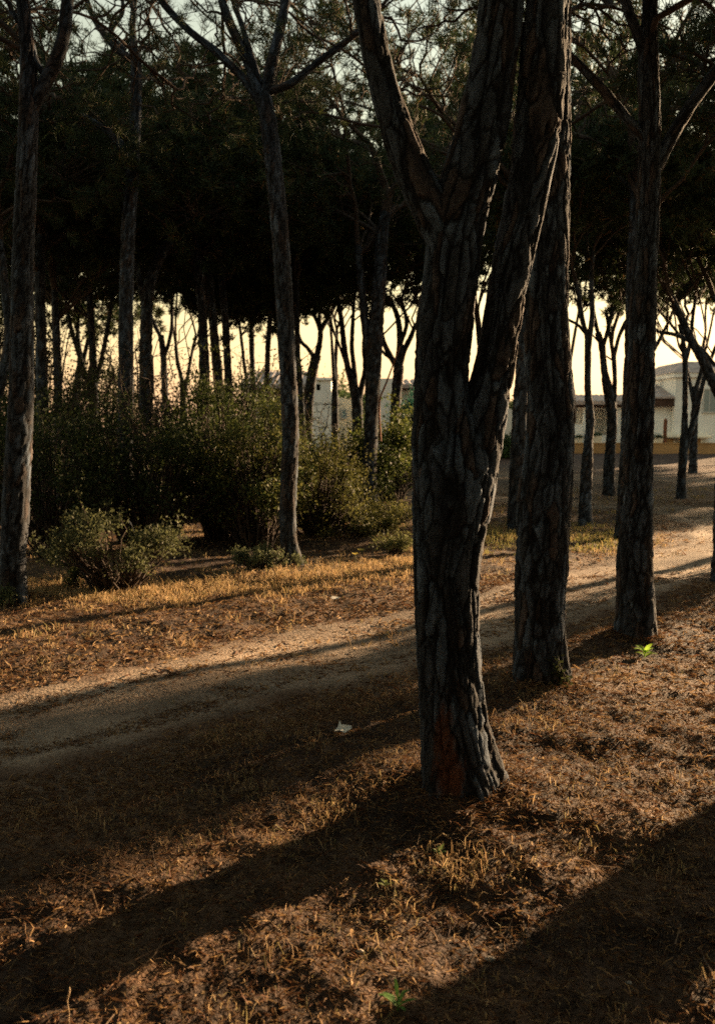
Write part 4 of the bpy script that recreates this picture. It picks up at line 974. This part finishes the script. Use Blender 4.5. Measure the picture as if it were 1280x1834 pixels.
# ---------------------------------------------------------------- small things on the floor
def gpt(px, py):
    g = gnd(px, py); g[2] = float(ground_z(np.array([g[0]]), np.array([g[1]]))[0]); return g
def scrap(label, px, py, s, shape, seed):
    g = gpt(px, py); a = Acc(); sh = np.array(shape, float) * s; rng_ = np.random.default_rng(seed)
    top = np.stack([sh[:, 0], sh[:, 1], .012 + .02 * rng_.random(len(sh)) + .25 * np.maximum(sh[:, 1], 0)], 1); n = len(sh)
    V = np.vstack([top, top - [0, 0, .0015]]); c = len(V); V = np.vstack([V, [[0, 0, .018]], [[0, 0, .0165]]])
    T = [[i, (i + 1) % n, c] for i in range(n)] + [[n + (i + 1) % n, n + i, c + 1] for i in range(n)]
    Q = [[i, n + i, n + (i + 1) % n, (i + 1) % n] for i in range(n)]
    a.add(V, tris=T, quads=Q); o = a.build('paper_scrap', M['paper'], None, loc=g + [0, 0, .01]); tag(o, label, 'paper')
scrap('torn white paper scrap lying on the shaded needles', 614, 1332, .085, [(-.5, -.45), (-.2, -.55), (.1, -.5), (.45, -.35), (.52, .1), (.5, .35), (.1, .3), (-.12, .45), (-.2, .85), (-.32, .35)], 1)
scrap('small pale paper scrap on the sunlit litter beyond the path', 600, 1081, .09, [(-.5, -.3), (.2, -.4), (.6, -.1), (.3, .3), (-.3, .35)], 2)
def stone(label, px, py, s, seed):
    rng_ = np.random.default_rng(seed); g = gpt(px, py); n, m = 10, 7; V = []
    for i in range(m):
        ph = math.pi * i / (m - 1)
        for j in range(n):
            t = 2 * math.pi * j / n; q = 1 + .18 * rng_.normal() * math.sin(ph); V.append([s * q * math.sin(ph) * math.cos(t), s * .75 * q * math.sin(ph) * math.sin(t), -s * .55 * q * math.cos(ph)])
    a = Acc(); a.add(np.array(V), quads=tube_quads(m, n)); o = a.build('stone', M['stone'], None, True, loc=g + [0, 0, s * .3]); tag(o, label, 'stone', 'small stones on the needles')
stone('small pale stone among the sunlit needles near the dark shadow band', 645, 1703, .013, 1)
stone('flat tan stone in the shade below the grass tufts', 876, 1708, .016, 2)
stone('little grey stone in the deep shadow by the picture edge', 1125, 1757, .011, 3)
def sprig(label, px, py, n, L, w, c0, c1, seed, tilt=.75, name='green_sprig', cat='seedling'):
    rng_ = np.random.default_rng(seed); g = gpt(px, py); rt = obj(name, None, loc=g); tag(rt, label, cat, 'green seedlings')
    a = Acc(); tube(a, np.array([[0, 0, -.02], [0, 0, L * .3], [.004, 0, L * .55]]), [.003, .0025, .002], 5, np.array([c0])); a.build('stem', M['leaf'], rt, True)
    for i in range(n):
        an = i * 2.4 + rng_.normal() * .3; ti = tilt + rng_.normal() * .25; l = L * rng_.uniform(.65, 1.05); h = np.array([math.cos(an), math.sin(an), 0]); u = np.array([0, 0, 1.]); s = np.array([-math.sin(an), math.cos(an), 0])
        b = np.array([0, 0, L * rng_.uniform(.02, .45)]); pts = []
        for t, ww in ((0, .15), (.3, .8), (.6, 1.), (.85, .55), (1., .02)):
            e = ti - .5 * t; c = b + (h * math.cos(e) + u * math.sin(e)) * l * t
            pts += [c - s * w * ww / 2 + u * w * .12 * ww, c, c + s * w * ww / 2 + u * w * .12 * ww]
        Q = [[r * 3 + k, r * 3 + k + 1, r * 3 + k + 4, r * 3 + k + 3] for r in range(4) for k in (0, 1)]
        q = Acc(); col = np.array(c0) + (np.array(c1) - c0) * rng_.random(); q.add(np.array(pts), quads=Q, cols=col); q.build('leaf', M['lime' if c0[1] > .3 else 'leaf'], rt, True)
sprig('narrow-leaved green sprig sprouting at the bottom of the picture', 712, 1812, 10, .068, .012, (.075, .17, .04), (.11, .23, .05), 1, .9)
sprig('bright lime-green seedling at the foot of the two-limbed dark pine', 1153, 1178, 9, .1, .042, (.25, .42, .05), (.34, .5, .07), 2, .8)
sprig('small green sprig beside the bright grass tuft', 785, 1540, 7, .05, .012, (.11, .16, .05), (.16, .2, .07), 3, 1.1)
sprig('tiny green sprig in the straw left of the bright grass tuft', 690, 1592, 6, .035, .012, (.1, .13, .04), (.14, .16, .05), 4, 1.0)
def flower(label, px, py, s, seed):
    rng_ = np.random.default_rng(seed); g = gpt(px, py + 12); rt = obj('wildflower', None, loc=g); tag(rt, label, 'flower', 'yellow wildflowers'); H = s * 2.2
    a = Acc(); tube(a, np.array([[0, 0, -.02], [.005, 0, H * .5], [0, 0, H]]), [.004, .003, .003], 4, np.array([[.1, .13, .04]])); a.build('stem', M['leaf'], rt, True)
    for i in range(7):
        an = i / 7 * 6.283; h = np.array([math.cos(an), math.sin(an), .5]); sd_ = np.array([-math.sin(an), math.cos(an), 0]) * s * .3; b = np.array([0, 0, H])
        q = Acc(); q.add(np.array([b, b + h * s * .6 + sd_, b + h * s, b + h * s * .6 - sd_]), quads=[[0, 1, 2, 3]]); q.build('petal', M['petal'], rt)
flower('pale yellow flower at the edge of the olive scrub', 647, 993, .055, 1); flower('lower pale yellow flower beside its taller twin', 636, 1003, .045, 2)
a = Acc(); g = gpt(122, 1834)
tube(a, np.array([[0, 0, -.03], [.004, 0, .04], [.0, .0, .075], [.006, 0, .10], [.008, 0, .112]]), [.002, .0018, .002, .0032, .002], 6)
o = a.build('dry_stalk', M['stalk'], None, True, loc=g); tag(o, 'pale dry stalk standing up in the corner shadow', 'stalk')
